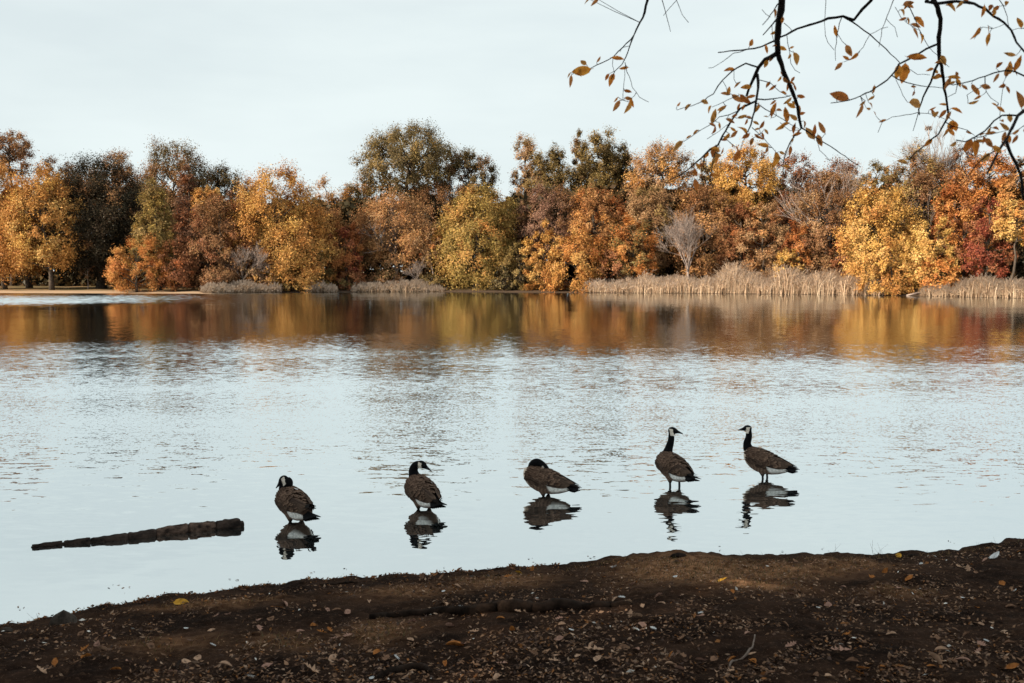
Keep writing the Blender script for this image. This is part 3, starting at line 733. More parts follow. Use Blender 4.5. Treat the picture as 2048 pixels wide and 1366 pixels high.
    t('maple_tree', 'slim pale orange tree beside the whitish shrub', 862, 452, 22, 530, 4, 'round', ('tan', 'orange', .4), trunk=.1, palebark=True)
    t('shrub', 'golden bush at the water right of the gap, left half', 1088, 446, 33, 580, 3, 'bush', ('gold', 'yellow', .4), trunk=.15)
    t('shrub', 'broad golden bush at the water ending at the reeds', 1154, 462, 56, 582, 3, 'bush', ('gold', 'amber', .3), trunk=.18)
    t('shrub', 'dull green-gold bush beside the stout-trunked tree', 1040, 490, 32, 578, 4, 'bush', ('olive', 'dark', .4), trunk=.12)
    t('shrub', 'small brown bush under the layered orange tree', 1225, 500, 34, 570, 4, 'bush', ('rust', 'dark', .4), trunk=.12)
    t('bare_tree', 'grey leafless tree with fan of branches rising behind the reeds', 1373, 414, 52, 520, 3.5, 'bare', ('mauve',), tx=1378, trunk=.20)
    t('shrub', 'small yellow bush at the back of the reeds', 1576, 498, 26, 556, 3, 'bush', ('yellow', 'olive', .3), trunk=.1)
    t('shrub', 'low golden bush hanging to the water where the reeds stop', 1782, 488, 56, 586, 1.5, 'bush', ('gold', 'yellow', .3), trunk=.16)
    t('shrub', 'low orange-gold bush above the fallen pale log', 1880, 520, 42, 580, 3, 'bush', ('amber', 'gold', .4), trunk=.12)
    for i, (a, k) in enumerate(T):
        tree(*a, seed=i, **k)
forest()

def bird_nest():
    Y = far_d(1857) + 22
    c = at(1857, 256, Y - 0.6)
    rng = np.random.default_rng(5); tb = Tubes()
    for i in range(90):
        th = rng.uniform(0, 6.28); r = rng.uniform(.12, .42); z = rng.uniform(-.25, .2)
        p = Vector((r * math.cos(th), r * math.sin(th), z)); d = Vector((-math.sin(th), math.cos(th), rng.normal() * .4))
        tb.add([p - d * .3, p + d * .05, p + d * .35], [.02, .025, .015], n=3, cap=False)
    o = link('bird_nest', tb.build('bird_nest', M_PALEBARK)); o.location = c
    tag(o, 'round twig nest high in the leafless tree on the right', 'nest')
bird_nest()

def far_wood():
    """the wood, coloured dark for shade, that closes the gaps between the trees"""
    rng = np.random.default_rng(77)
    n = 64000
    px = rng.uniform(-500, 2600, n)
    top = np.interp(px, [-500, 0, 160, 500, 640, 720, 1000, 1250, 1700, 2600], [380, 385, 370, 395, 400, 395, 395, 370, 380, 380])
    dd = np.array([far_d(x) for x in px])
    lift = np.interp(px, [-500, 380, 450, 2600], [30, 30, 16, 16])
    Y = dd + lift + rng.uniform(0, 9, n)
    zt = CAMZ + (HOR - top - 26 * (vnoise(px * 0.03, px * 0, 3) - .3)) / F * Y
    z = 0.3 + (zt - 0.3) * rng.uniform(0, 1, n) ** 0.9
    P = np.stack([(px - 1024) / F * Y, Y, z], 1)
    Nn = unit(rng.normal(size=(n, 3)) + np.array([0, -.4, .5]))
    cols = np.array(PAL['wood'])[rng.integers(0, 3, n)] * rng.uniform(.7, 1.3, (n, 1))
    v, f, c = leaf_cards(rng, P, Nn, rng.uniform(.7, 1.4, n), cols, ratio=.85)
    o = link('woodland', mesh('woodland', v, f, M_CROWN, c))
    tag(o, 'dark mass of woodland closing the gaps behind the far trees', 'woodland', None, 'stuff')
far_wood()

def reed_bed(name, label, x0, x1, top, n, cols, seed, depth=(0.2, 5.0), dark=1.0):
    rng = np.random.default_rng(seed)
    V, Fc, Cc = [], [], []
    px = rng.uniform(x0, x1, n)
    off = rng.uniform(depth[0], depth[1], n)
    topf = np.interp(px, [p[0] for p in top], [p[1] for p in top])
    b0 = 0
    for i in range(n):
        Y = far_d(px[i]) + off[i]; k = Y / F
        H = (far_d(px[i]) * 0 + CAMZ + (HOR - topf[i]) * k) * rng.uniform(.55, 1.0)
        H *= min(1, .45 + .55 * min(px[i] - x0, x1 - px[i]) / 10)
        H *= .66 + .62 * vnoise(np.array([px[i] * .028]), np.array([off[i] * .1]), seed + 50)[0]
        H *= 0.5 + 0.85 * vnoise(np.array([px[i] * .09]), np.array([off[i] * .5]), seed)[0]
        x = (px[i] - 1024) / F * Y; z = far_ground(px[i], Y) - .05
        lean = rng.normal(0.16, .26) * H; ly = rng.normal(0, .10) * H
        w = rng.uniform(.016, .036)
        c = np.array(cols[rng.integers(0, len(cols))]) * rng.uniform(.7, 1.25) * dark
        p0 = np.array([x, Y, z]); p1 = p0 + [lean * .3, ly * .3, H * .55]; p2 = p0 + [lean, ly, H]
        q = np.array([w, w * rng.normal(0, .7), 0])
        V += [p0 - q, p0 + q, p1 + q, p1 - q, p2 + q * .4, p2 - q * .4]
        Fc += [(b0, b0 + 1, b0 + 2, b0 + 3), (b0 + 3, b0 + 2, b0 + 4, b0 + 5)]
        Cc += [c] * 6; b0 += 6
        # blade leaves
        for _ in range(2):
            t = rng.uniform(.2, .85); m = p0 * (1 - t) + p2 * t; s = rng.choice([-1, 1])
            e = m + [s * rng.uniform(.2, .55), rng.normal() * .2, rng.uniform(-.1, .45)]
            V += [m, m + [0, 0, .06], e]; Fc += [(b0, b0 + 1, b0 + 2)]; Cc += [c] * 3; b0 += 3
        # feathery plume
        for _ in range(2):
            pl = rng.uniform(.2, .45); cc = np.minimum(np.array((.56, .42, .32)) * rng.uniform(.75, 1.25) * dark, .7)
            p2 = p0 * .12 + p1 * .0 + p2 * .88 + [rng.normal() * .10, 0, rng.uniform(-.35, .3)] + p0 * 0; p2[:2] = (p1 + (p1 - p0) * .8)[:2] + rng.normal(size=2) * .12
            e = p2 + [lean * .35 + rng.normal() * .15, 0, pl]; m = (p2 + e) / 2; s = np.array([.07, .03, -.02]) * rng.uniform(.6, 1.2)
            V += [p2, m + s, e, m - s]; Fc += [(b0, b0 + 1, b0 + 2, b0 + 3)]; Cc += [cc] * 4; b0 += 4
    o = link(name, mesh(name, np.array(V), Fc, M_REED, np.array(Cc)))
    tag(o, label, 'reeds', 'reed beds on the far shore', 'stuff')
RC = [(.46, .32, .215), (.38, .25, .165), (.54, .40, .28), (.28, .18, .11)]
reed_bed('reed_bed', 'low brownish reeds left of the yellow-gold tree', 405, 560, [(405, 579), (450, 569), (560, 563)], 2200, RC, 1, (.1, 2.5), .66)
reed_bed('reed_bed', 'narrow tuft of reeds below the olive-green bush', 612, 672, [(612, 568), (672, 572)], 900, RC, 2, (.1, 1.5), .7)
reed_bed('reed_bed', 'low green-brown reeds below the bare stems at the water', 705, 885, [(705, 573), (770, 566), (830, 568), (885, 578)], 2400, RC, 3, (.1, 2.5), .66)
reed_bed('reed_bed', 'tall pale pinkish reeds, longest stand on the shore', 1165, 1765, [(1165, 566), (1210, 555), (1300, 557), (1400, 556), (1480, 540), (1600, 544), (1700, 543), (1765, 560)], 11000, RC, 4, (.1, 6.0), .98)
reed_bed('reed_bed', 'darker tan reeds in front of the crimson maple', 1842, 2120, [(1842, 571), (1900, 565), (1980, 556), (2120, 550)], 4600, RC, 5, (.1, 5.0), .8)

def drift_log():
    rng = np.random.default_rng(3)
    a = on_z(1815, 587.5, .25); b = on_z(1868, 582, .5); a.y -= .2; b.y = a.y + .6
    b.x = (1868 - 1024) / F * b.y; b.z = .55; a.x = (1812 - 1024) / F * a.y; a.z = .05
    tb = Tubes(); tb.add(limb_pts(rng, a, b, 6, .03, .05), [.10, .13, .13, .12, .10, .05], n=7)
    e = a.lerp(b, .6); tb.add([e, e + Vector((.3, -.2, .5)), e + Vector((.5, -.3, .75))], [.05, .035, .015], n=5)
    o = link('fallen_branch', tb.build('fallen_branch', M_PALEBARK))
    tag(o, 'pale fallen branch lying at the far waterline below the yellow trees', 'fallen branch')
drift_log()

# ------------------------------------------------------------------ trees standing behind the photographer (they shade the bank)
def shade_tree(name, label, loc, R, z0, z1, pal, seed, n_leaf):
    rng = np.random.default_rng(seed)
    root = empty(name, loc); tag(root, label, 'tree', 'park trees along the near bank')
    area = 2 * R * (z1 - z0) * .8; leaf = .30
    v, f, c, C = crown(rng, R, z0, z1, 'dome', pal, leaf, n_leaf / (area / (leaf * leaf * .31) * 4.4), 110, .3, ry=1.0)
    link('crown', mesh('crown', v, f, M_CROWN, c), root)
    tb = Tubes(); zt = z0 + .5 * (z1 - z0)
    pts = limb_pts(rng, (0, 0, -.4), (0, 0, zt), 7, 0, .03)
    tb.add(pts, [.62, .45, .4, .36, .3, .2, .1], n=10)
    for i in rng.permutation(len(C))[:24]:
        q = C[i]; tt = min(max((q[2] - .4 * math.hypot(q[0], q[1])) / zt, .35), .95) * 6; a = int(min(tt, 5)); st = pts[a].lerp(pts[a + 1], tt - a)
        tb.add(limb_pts(rng, st, q, 5, .08, .08), [.15, .12, .09, .06, .02], n=6, cap=False)
    link('trunk', tb.build('trunk', M_BARK), root)
def bz(x, y): return float(bank_z(x, y))
shade_tree('park_tree', 'tall leafy oak on the near bank outside the left of the view', (-11.5, 1.0, bz(-11.5, 1)), 6.5, 4.0, 14.5, ('copper', 'brown'), 501, 15000)
shade_tree('park_tree', 'broad brown oak farther back on the near bank, left of the path', (-7.0, -6.5, bz(-7, -6.5)), 6.5, 4.0, 15.0, ('brown', 'copper'), 502, 15000)
shade_tree('park_tree', 'gold leafed maple at the water beyond the tall oak, out of view to the left', (-18.5, -3.0, bz(-18.5, -3)), 6.5, 4.0, 15.0, ('gold', 'copper'), 503, 15000)
# ------------------------------------------------------------------ floating log
def floating_log():
    rng = np.random.default_rng(9)
    a = on_z(62, 1096, 0); b = on_z(486, 1052, 0)
    ax = (b - a); L = ax.length; ax.normalize(); side = Vector((0, 0, 1)).cross(ax)
    root = empty('log', a); tag(root, 'dark waterlogged log floating low in the water left of the geese', 'log')
    m = mat_noise('wet_bark', (0.014, 0.011, 0.010), (0.06, 0.042, 0.034), 9, rough=.8, spec=.05, stretch=(1, 1, 2), bump=.9, bscale=30, bdist=.015)
    m2 = mat_noise('dry_bark', (0.02, 0.014, 0.012), (0.15, 0.098, 0.075), 14, rough=.95, spec=.03, stretch=(1, 1, 1.5), bump=.9, bscale=45, bdist=.015)
    def seg(t0, t1, r0, r1, z0, z1, mat, name, nr=22, nl=14, seed=0, squash=.8):
        vs, fs = [], []
        for i in range(nl + 1):
            t = i / nl; tt = t0 + (t1 - t0) * t
            e = min(t, 1 - t); endr = min(1, .93 + 1.0 * e) if 0 < i < nl else .86
            c = Vector((0, 0, 0)) + ax * (tt * L) + Vector((0, 0, z0 + (z1 - z0) * t))
            c += side * (.02 * math.sin(tt * 9 + 1))
            for k in range(nr):
                q = 2 * math.pi * k / nr
                lump = 1 + .50 * (fbm(np.array([q * 2.0 + (0 if k < nr else 0)]), np.array([tt * 34 + seed]), seed, 3)[0] - .5) * (1 if k not in (0, nr - 1) else .5)
                r = (r0 + (r1 - r0) * t) * endr * lump
                vs.append(c + side * (math.cos(q) * r) + Vector((0, 0, math.sin(q) * r * squash)))
        for i in range(nl):
            for k in range(nr):
                k2 = (k + 1) % nr
                fs.append((i * nr + k, i * nr + k2, (i + 1) * nr + k2, (i + 1) * nr + k))
        fs.append(tuple(range(nr))[::-1]); fs.append(tuple(nl * nr + k for k in range(nr)))
        return link(name, mesh(name, [tuple(v) for v in vs], fs, mat, smooth=True), root)
    seg(0.0, 1.0, .026, .064, -.010, .014, m, 'heartwood', nl=40, seed=50)
    S = [(.004, .138, .027, .038, .006, .008, 0), (.145, .264, .037, .046, .005, .010, 0), (.2655, .435, .043, .055, .006, .012, 0), (.4365, .57, .055, .063, .012, .014, 0),
         (.572, .725, .064, .071, .018, .022, 1), (.729, .86, .070, .074, .022, .024, 1), (.8615, .985, .073, .072, .022, .024, 0)]
    S.append((.978, 1.004, .058, .030, .022, .018, 0))
    for i, (t0, t1, r0, r1, z0, z1, d) in enumerate(S):
        seg(t0, t1, r0, r1, z0, z1, m2 if d else m, 'bark_plate', seed=60 + i * 7)
floating_log()

# ------------------------------------------------------------------ geese
M_BILL = mat_noise('black_bill', (0.008, 0.008, 0.009), (0.014, 0.014, 0.015), 40, rough=.4, bump=.1)
M_EYE = mat_noise('dark_eye', (0.004, 0.003, 0.003), (0.006, 0.005, 0.004), 40, rough=.12, bump=0)
def mat_plumage():
    m, t, o = newmat('plumage')
    p = N(t, 'ShaderNodeBsdfPrincipled'); p.inputs['Roughness'].default_value = .9; p.inputs['Specular IOR Level'].default_value = .05
    a = N(t, 'ShaderNodeAttribute', attribute_name='col')
    tc = N(t, 'ShaderNodeTexCoord'); nz = N(t, 'ShaderNodeTexNoise'); nz.inputs['Scale'].default_value = 60; nz.inputs['Detail'].default_value = 5
    mp = N(t, 'ShaderNodeMapping'); mp.inputs['Scale'].default_value = (.5, 1, 1)
    t.links.new(tc.outputs['Object'], mp.inputs[0]); t.links.new(mp.outputs[0], nz.inputs['Vector'])
    mr = N(t, 'ShaderNodeMapRange'); t.links.new(nz.outputs['Fac'], mr.inputs['Value']); mr.inputs['From Min'].default_value = .3; mr.inputs['From Max'].default_value = .7; mr.inputs['To Min'].default_value = .72; mr.inputs['To Max'].default_value = 1.25
    mu = N(t, 'ShaderNodeVectorMath', operation='SCALE'); t.links.new(a.outputs['Color'], mu.inputs[0]); t.links.new(mr.outputs[0], mu.inputs['Scale'])
    t.links.new(mu.outputs[0], p.inputs['Base Color'])
    b = N(t, 'ShaderNodeBump'); b.inputs['Strength'].default_value = .35; b.inputs['Distance'].default_value = .004
    t.links.new(nz.outputs['Fac'], b.inputs['Height']); t.links.new(b.outputs[0], p.inputs['Normal'])
    t.links.new(p.outputs[0], o.inputs['Surface'])
    return m
M_PLUME = mat_plumage()
BODY = np.array([  # x, zc, half width, half height
    (-.36, .232, .010, .008), (-.33, .236, .036, .026), (-.27, .243, .068, .058), (-.20, .252, .100, .092), (-.11, .266, .130, .122), (-.02, .282, .145, .138), (.07, .300, .144, .140),
    (.14, .318, .125, .126), (.195, .335, .095, .098), (.235, .350, .055, .058), (.25, .355, .015, .018)])
def ring(x):
    return [float(np.interp(x, BODY[:, 0], BODY[:, j])) for j in (1, 2, 3)]
def catmull(P, n):
    P = [Vector(p) for p in P]; P = [P[0] * 2 - P[1]] + P + [P[-1] * 2 - P[-2]]; outp = []
    for i in range(1, len(P) - 2):
        for k in range(n):
            t = k / n
            a, b, c, d = P[i - 1], P[i], P[i + 1], P[i + 2]
            outp.append(.5 * ((2 * b) + (c - a) * t + (2 * a - 5 * b + 4 * c - d) * t * t + (3 * b - a - 3 * c + d) * t ** 3))
    outp.append(P[-2]); return outp

def goose(label, px, py, heading, scale, sink, neck, neck_r, head_c, head_yaw, head_pitch, legs=None, seed=0, ruffle=1.0, wing_lift=0.0):
    rng = np.random.default_rng(700 + seed)
    loc = on_z(px, py, 0)
    root = empty('goose', loc, math.radians(heading)); tag(root, label, 'goose', 'geese standing in the shallows')
    S = scale
    def tz(p): return Vector((p[0] * S, p[1] * S, p[2] * S - sink))
    # closed shells for trunk, neck and head, fused by a voxel remesh into one body
    vs, fs = [], []
    def loft(rings):
        b = len(vs); n = len(rings[0])
        for r in rings: vs.extend(r)
        for i in range(len(rings) - 1):
            for k in range(n):
                k2 = (k + 1) % n
                fs.append((b + i * n + k, b + i * n + k2, b + (i + 1) * n + k2, b + (i + 1) * n + k))
        fs.append(tuple(b + k for k in range(n))[::-1]); fs.append(tuple(b + (len(rings) - 1) * n + k for k in range(n)))
    NR = 20
    xs = np.linspace(BODY[0, 0], BODY[-1, 0], 34); rr = []
    for x in xs:
        zc, hw, hh = ring(x)
        row = []
        for k in range(NR):
            q = 2 * math.pi * k / NR; s_, c_ = math.sin(q), math.cos(q)
            flat = 1.0 if c_ > 0 else .96
            row.append(Vector((x, s_ * hw, zc + c_ * hh * flat)))
        rr.append(row)
    loft(rr)
    npts = catmull(neck, 5)
    rads = np.interp(np.linspace(0, 1, len(npts)), np.linspace(0, 1, len(neck_r)), neck_r)
    rr = []; up = Vector((0, 1, .05))
    for i, p in enumerate(npts):
        t = (npts[min(i + 1, len(npts) - 1)] - npts[max(0, i - 1)]).normalized()
        a = (up - t * up.dot(t)).normalized(); up = a; b = t.cross(a)
        rr.append([p + a * (math.cos(2 * math.pi * k / 14) * rads[i]) + b * (math.sin(2 * math.pi * k / 14) * rads[i] * 1.08) for k in range(14)])
    loft(rr)
    hc = Vector(head_c); yw, pt = math.radians(head_yaw), math.radians(head_pitch)
    hf = Vector((math.cos(yw) * math.cos(pt), math.sin(yw) * math.cos(pt), math.sin(pt)))
    hs = Vector((-math.sin(yw), math.cos(yw), 0)); hu = hf.cross(hs) * 1.0
    if hu.z < 0: hu = -hu
    prof_h = [(-.052, .012, .012, 0), (-.045, .026, .028, 0), (-.025, .036, .039, .002), (0, .038, .041, .004), (.025, .033, .036, .002), (.045, .025, .027, -.003), (.062, .018, .019, -.008), (.074, .010, .012, -.011)]
    loft([[hc + hf * u + hu * (dz + math.cos(2 * math.pi * k / 14) * h) + hs * (math.sin(2 * math.pi * k / 14) * w) for k in range(14)] for u, w, h, dz in prof_h])
    # thighs
    lg = legs or [(-.015, .062), (-.015, -.062)]
    for lx, ly in lg:
        loft([[Vector((lx + dx + math.cos(2 * math.pi * k / 10) * r, ly + math.sin(2 * math.pi * k / 10) * r, z)) for k in range(10)] for dx, z, r in ((.03, .25, .05), (.01, .19, .045), (-.005, .15, .026), (-.01, .125, .015))])
    me0 = bpy.data.meshes.new('goose_shell'); me0.from_pydata([tuple(v) for v in vs], [], fs)
    tmp = bpy.data.objects.new('goose_shell', me0); COL.objects.link(tmp)
    md = tmp.modifiers.new('r', 'REMESH'); md.mode = 'VOXEL'; md.voxel_size = .0075
    ms = tmp.modifiers.new('s', 'SMOOTH'); ms.factor = .5; ms.iterations = 5
    dg = bpy.context.evaluated_depsgraph_get(); dg.update()
    me = bpy.data.meshes.new_from_object(tmp.evaluated_get(dg))
    bpy.data.objects.remove(tmp); bpy.data.meshes.remove(me0)
    n = len(me.vertices); co = np.empty(n * 3, dtype=np.float32); me.vertices.foreach_get('co', co); co = co.reshape(-1, 3).astype(float)
    # plumage colours by where on the bird a point lies
    x, y, z = co.T
    zc = np.interp(x, BODY[:, 0], BODY[:, 1]); hh = np.interp(x, BODY[:, 0], BODY[:, 3])
    v = (z - zc) / hh
    brown = np.array((.085, .052, .038)); flank = np.array((.155, .10, .073)); cream = np.array((.62, .50, .40)); white = np.array((.86, .84, .80)); black = np.array((.007, .007, .008)); belly_shade = np.array((.12, .075, .052))
    col = np.tile(brown, (n, 1))
    bars = .75 + .5 * (np.sin(x * 150 + 1.5 * np.sin(z * 60)) > 0)
    fl = np.clip((.45 - v) / .6, 0, 1)
    col = col * (1 - fl[:, None]) + (flank * bars[:, None]) * fl[:, None]
    ch = np.clip((x - .13) / .07, 0, 1) * np.clip((z - .20) / .08, 0, 1)
    col = col * (1 - ch[:, None]) + cream * ch[:, None]
    ru = (np.clip((-.085 - x + .05 * np.minimum(v, 0)) / .02, 0, 1) * np.clip((.22 - v) / .1, 0, 1))
    wf = np.clip(1.0 + (v + .45) * 2.6, 0, 1)[:, None]; under = white * wf + belly_shade * (1 - wf)  # underside shadow painted in: white rump turns dark brown downwards
    col = col * (1 - ru[:, None]) + under * ru[:, None]
    tailm = np.clip((-.315 - x) / .02, 0, 1); col = col * (1 - tailm[:, None]) + black * tailm[:, None]
    NP = np.array([tuple(p) for p in npts]); d = np.linalg.norm(co[:, None, :] - NP[None], axis=2); ni = d.argmin(1); dn = d.min(1)
    tt = ni / (len(npts) - 1)
    body_d = np.sqrt((y / np.interp(x, BODY[:, 0], BODY[:, 2])) ** 2 + v ** 2)
    onneck = (dn < rads[ni] * 1.25 + .004) & (tt > .22) & ((body_d > 1.06) | (x > .25) | (x < -.36))
    col[onneck] = black
    hd = co - np.array(hc); u = hd @ np.array(hf); s = hd @ np.array(hs); w = hd @ np.array(hu)
    inhead = (np.abs(u - .005) < .085) & (np.abs(s) < .05) & (np.abs(w) < .055)
    col[inhead] = black
    strap = inhead & (u > -.036 - .3 * w) & (u < .004 - .35 * w) & (w < .020) & (w > -.06) & (np.abs(s) > .016)
    strap |= inhead & (u > -.016) & (u < .004) & (w < -.024)
    col[strap] = np.array((.80, .72, .62))
    hip = (z < .165) & (v < -.5) & (x > -.08) & (x < .06) & (np.abs(y) > .02)
    hipf = np.clip((.17 - z) / .03, 0, 1) * hip
    col = col * (1 - hipf[:, None]) + np.array((.02, .016, .014)) * hipf[:, None]
    a = me.attributes.new('col', 'FLOAT_COLOR', 'POINT'); c4 = np.ones((n, 4), dtype=np.float32); c4[:, :3] = col; a.data.foreach_set('color', c4.ravel())
    co2 = co * S; co2[:, 2] -= sink
    me.vertices.foreach_set('co', co2.astype(np.float32).ravel()); me.update()
    me.polygons.foreach_set('use_smooth', np.ones(len(me.polygons), dtype=bool)); me.materials.clear(); me.materials.append(M_PLUME); me.name = 'body'
    link('body', me, root)
    # folded wings: overlapping feathers with pale edges, long dark flight feathers behind
    def feather(V, Fc, Cc, p, dr, nm, L, Wd, c0, c1, curl=.15):
        dr = dr.normalized(); sd = nm.cross(dr).normalized(); b = len(V)
        prof_f = [(0, .35), (.3, .85), (.65, 1.0), (.88, .72), (1.0, .22)]
        for t, w_ in prof_f:
            cen = p + dr * (L * t) + nm * (.006 - curl * L * t * t)
            for e in (-1, 0, 1):
                V.append(tz(cen + sd * (e * Wd * .5 * w_) + nm * (.004 if e == 0 else 0)))
                edge = t > .8 or e != 0
                cc = np.array(c0) * (1 - t * .2) if not edge else np.array(c1)
                if t < .3: cc = np.array(c0)
                Cc.append(cc)
        for i in range(len(prof_f) - 1):
            for e in range(2):
                Fc.append((b + i * 3 + e, b + i * 3 + e + 1, b + (i + 1) * 3 + e + 1, b + (i + 1) * 3 + e))
    for sgn in (1, -1):
        V, Fc, Cc = [], [], []
        rows = [(-.20, 8), (-.155, 9), (-.11, 10), (-.065, 11), (-.02, 11), (.025, 11), (.07, 11), (.11, 10), (.15, 9)]
        for ri, (x0, cnt) in enumerate(rows):
            for k in range(cnt):
                phi = math.radians(6 + (92 - 26 * (x0 < -.09)) * (k + .5 * (ri % 2)) / cnt)
                xx = x0 + rng.normal() * .013 - .03 * math.sin(phi) * 0
                zc_, hw_, hh_ = ring(xx)
                p = Vector((xx + .03, sgn * hw_ * math.sin(phi), zc_ + hh_ * math.cos(phi)))
                nm = Vector((.15, sgn * math.sin(phi) / hw_, math.cos(phi) / hh_)).normalized()
                p += nm * (.002 + .0012 * ri)
                dr = Vector((-1, 0, -.10 - .25 * math.sin(phi))) + Vector(rng.normal(size=3)) * .05 * ruffle
                dr = dr - nm * dr.dot(nm)
                low = math.sin(phi) > .93
                f_ = rng.uniform(.62, 1.28)
                c0 = np.array((.072, .043, .031)) * f_ if not low else np.array((.055, .036, .028)) * f_
                c1 = np.array((.15, .096, .068)) * f_ if not low else np.array((.10, .066, .048)) * f_
                feather(V, Fc, Cc, p, dr, nm, rng.uniform(.062, .092), rng.uniform(.034, .050), c0, c1, curl=.10)
        # secondaries and primaries folded over the rump
        for k in range(7):
            ph = math.radians(34 + 9 * k)
            zc_, hw_, hh_ = ring(-.10)
            p = Vector((-.10, sgn * hw_ * math.sin(ph), zc_ + hh_ * math.cos(ph) + .004))
            tipx = -.30 - .012 * (6 - k); e = Vector((tipx, sgn * (.018 + .006 * k), .292 - .006 * k + wing_lift * .03))
            dr = e - p; nm = Vector((0, sgn * math.sin(ph), math.cos(ph))).normalized(); nm = (nm - dr.normalized() * nm.dot(dr.normalized())).normalized()
            feather(V, Fc, Cc, p + nm * .006, dr, nm, dr.length, .046, (.045, .030, .024), (.10, .068, .05), curl=.02)
        for k in range(5):
            p = Vector((-.22, sgn * (.045 - .004 * k), .318 - .006 * k)); e = Vector((-.385 - .012 * k, sgn * (.012 + .010 * (k % 3)), .288 - .008 * k + wing_lift * .06))
            dr = e - p; nm = Vector((0, sgn * .5, .86)); nm = (nm - dr.normalized() * nm.dot(dr.normalized())).normalized()
            feather(V, Fc, Cc, p, dr, nm, dr.length, .032, (.012, .010, .010), (.018, .015, .014), curl=.0)
        link('wing', mesh('wing', [tuple(q) for q in V], Fc, M_PLUME, np.array(Cc), smooth=True), root)
    V, Fc, Cc = [], [], []
    for k in range(9):
        q = (k - 4) / 4
        p = Vector((-.29, q * .035, .262 - .012 * abs(q))); dr = Vector((-1, q * .32, -.16)); nm = Vector((-.15, q * .2, 1)).normalized()
        nm = (nm - dr.normalized() * nm.dot(dr.normalized())).normalized()
        feather(V, Fc, Cc, p + nm * (.003 * (4 - abs(k - 4))), dr, nm, .165 - .02 * abs(q), .046, (.008, .008, .009), (.010, .010, .011), curl=.0)
        feather(V, Fc, Cc, p - nm * .012, dr, -nm, .15 - .02 * abs(q), .046, (.008, .008, .009), (.010, .010, .011), curl=.0)
    link('tail', mesh('tail', [tuple(q) for q in V], Fc, M_PLUME, np.array(Cc), smooth=True), root)
    # bill, eyes, legs
    V, Fc = [], []
    bl = [(.060, .017, .019, -.007), (.078, .014, .014, -.011), (.098, .011, .009, -.016), (.114, .007, .006, -.019), (.120, .003, .003, -.020)]
    for u_, w_, h_, dz in bl:
        for k in range(10):
            q = 2 * math.pi * k / 10; V.append(tz(hc + hf * u_ + hu * (dz + math.cos(q) * h_) + hs * (math.sin(q) * w_)))
    for i in range(len(bl) - 1):
        for k in range(10):
            k2 = (k + 1) % 10; Fc.append((i * 10 + k, i * 10 + k2, (i + 1) * 10 + k2, (i + 1) * 10 + k))
    Fc.append(tuple(range(40, 50)))
    link('bill', mesh('bill', [tuple(q) for q in V], Fc, M_BILL, smooth=True), root)
    for sgn in (1, -1):
        bm = bmesh.new(); bmesh.ops.create_uvsphere(bm, u_segments=8, v_segments=6, radius=.0055 * S)
        c = tz(hc + hf * .030 + hu * .012 + hs * (sgn * .030)); bmesh.ops.translate(bm, verts=bm.verts, vec=c)
        em = bpy.data.meshes.new('eye'); bm.to_mesh(em); bm.free(); em.materials.append(M_EYE); link('eye', em, root)
    for lx, ly in lg:
        tb = Tubes(); g = (-.2 + sink) / S
        tb.add([tz(Vector((lx, ly, .18))), tz(Vector((lx - .008, ly, .13))), tz(Vector((lx - .012, ly, .085))), tz(Vector((lx - .004, ly, .03))), Vector((lx * S, ly * S, -.235))], [.020, .0135, .0145, .0105, .0105], n=9)
        lo = link('leg', tb.build('leg', M_BILL), root)
        fv = [(lx * S - .03, ly * S, -.24), (lx * S, ly * S, -.215), (lx * S + .085, ly * S - .045, -.245), (lx * S + .10, ly * S, -.24), (lx * S + .085, ly * S + .045, -.245), (lx * S, ly * S, -.25)]
        link('foot', mesh('foot', fv, [(0, 1, 2), (1, 3, 2), (1, 4, 3), (0, 4, 1), (0, 2, 5), (5, 2, 3), (5, 3, 4), (0, 5, 4)], M_BILL), lo)
    return root

UPN = [(.12, 0, .33), (.185, 0, .415), (.205, 0, .49), (.20, 0, .57), (.205, 0, .645), (.212, 0, .685)]
UPR = [.075, .062, .045, .038, .034, .033]
goose('goose looking down to the left with neck drawn in, nearest the log', 590, 1041, 127, 1.04, .133,
      [(.12, 0, .33), (.185, .01, .41), (.195, .0, .455), (.155, .005, .495), (.165, .02, .52)], [.078, .074, .066, .056, .046], (.18, .04, .52), 42, -38, seed=1, wing_lift=1.2)
goose('goose turning its head back to the right over its shoulder, second from the log', 846, 1016, 119, 1.06, .134,
      [(.12, 0, .33), (.19, .01, .42), (.215, .015, .49), (.185, .0, .545), (.14, -.03, .565)], [.075, .062, .048, .041, .036], (.125, -.045, .56), -128, -22, seed=2)
goose('goose with its head tucked into its back feathers, third of the five', 1088, 990, 151, 1.06, .134,
      [(.11, 0, .33), (.135, .005, .415), (.125, .01, .462), (.075, .012, .485), (.02, .0, .455), (0, -.01, .42)], [.075, .056, .047, .044, .041, .034], (-.005, -.012, .425), 176, -48, seed=3)
goose('upright goose standing tall with its bill pointing right', 1347, 971, 114, 1.08, .094,
      [(.12, 0, .33), (.165, -.02, .415), (.17, -.045, .49), (.155, -.06, .57), (.155, -.066, .645), (.158, -.072, .685)], UPR, (.152, -.080, .69), -122, -6, seed=4)
goose('upright goose facing left with its long body side-on, last from the log', 1526, 956, 141, 1.05, .098,
      [(.12, 0, .33), (.19, 0, .415), (.215, 0, .49), (.195, 0, .57), (.195, 0, .635), (.205, 0, .672)], UPR, (.212, .004, .678), 8, -4, seed=5)
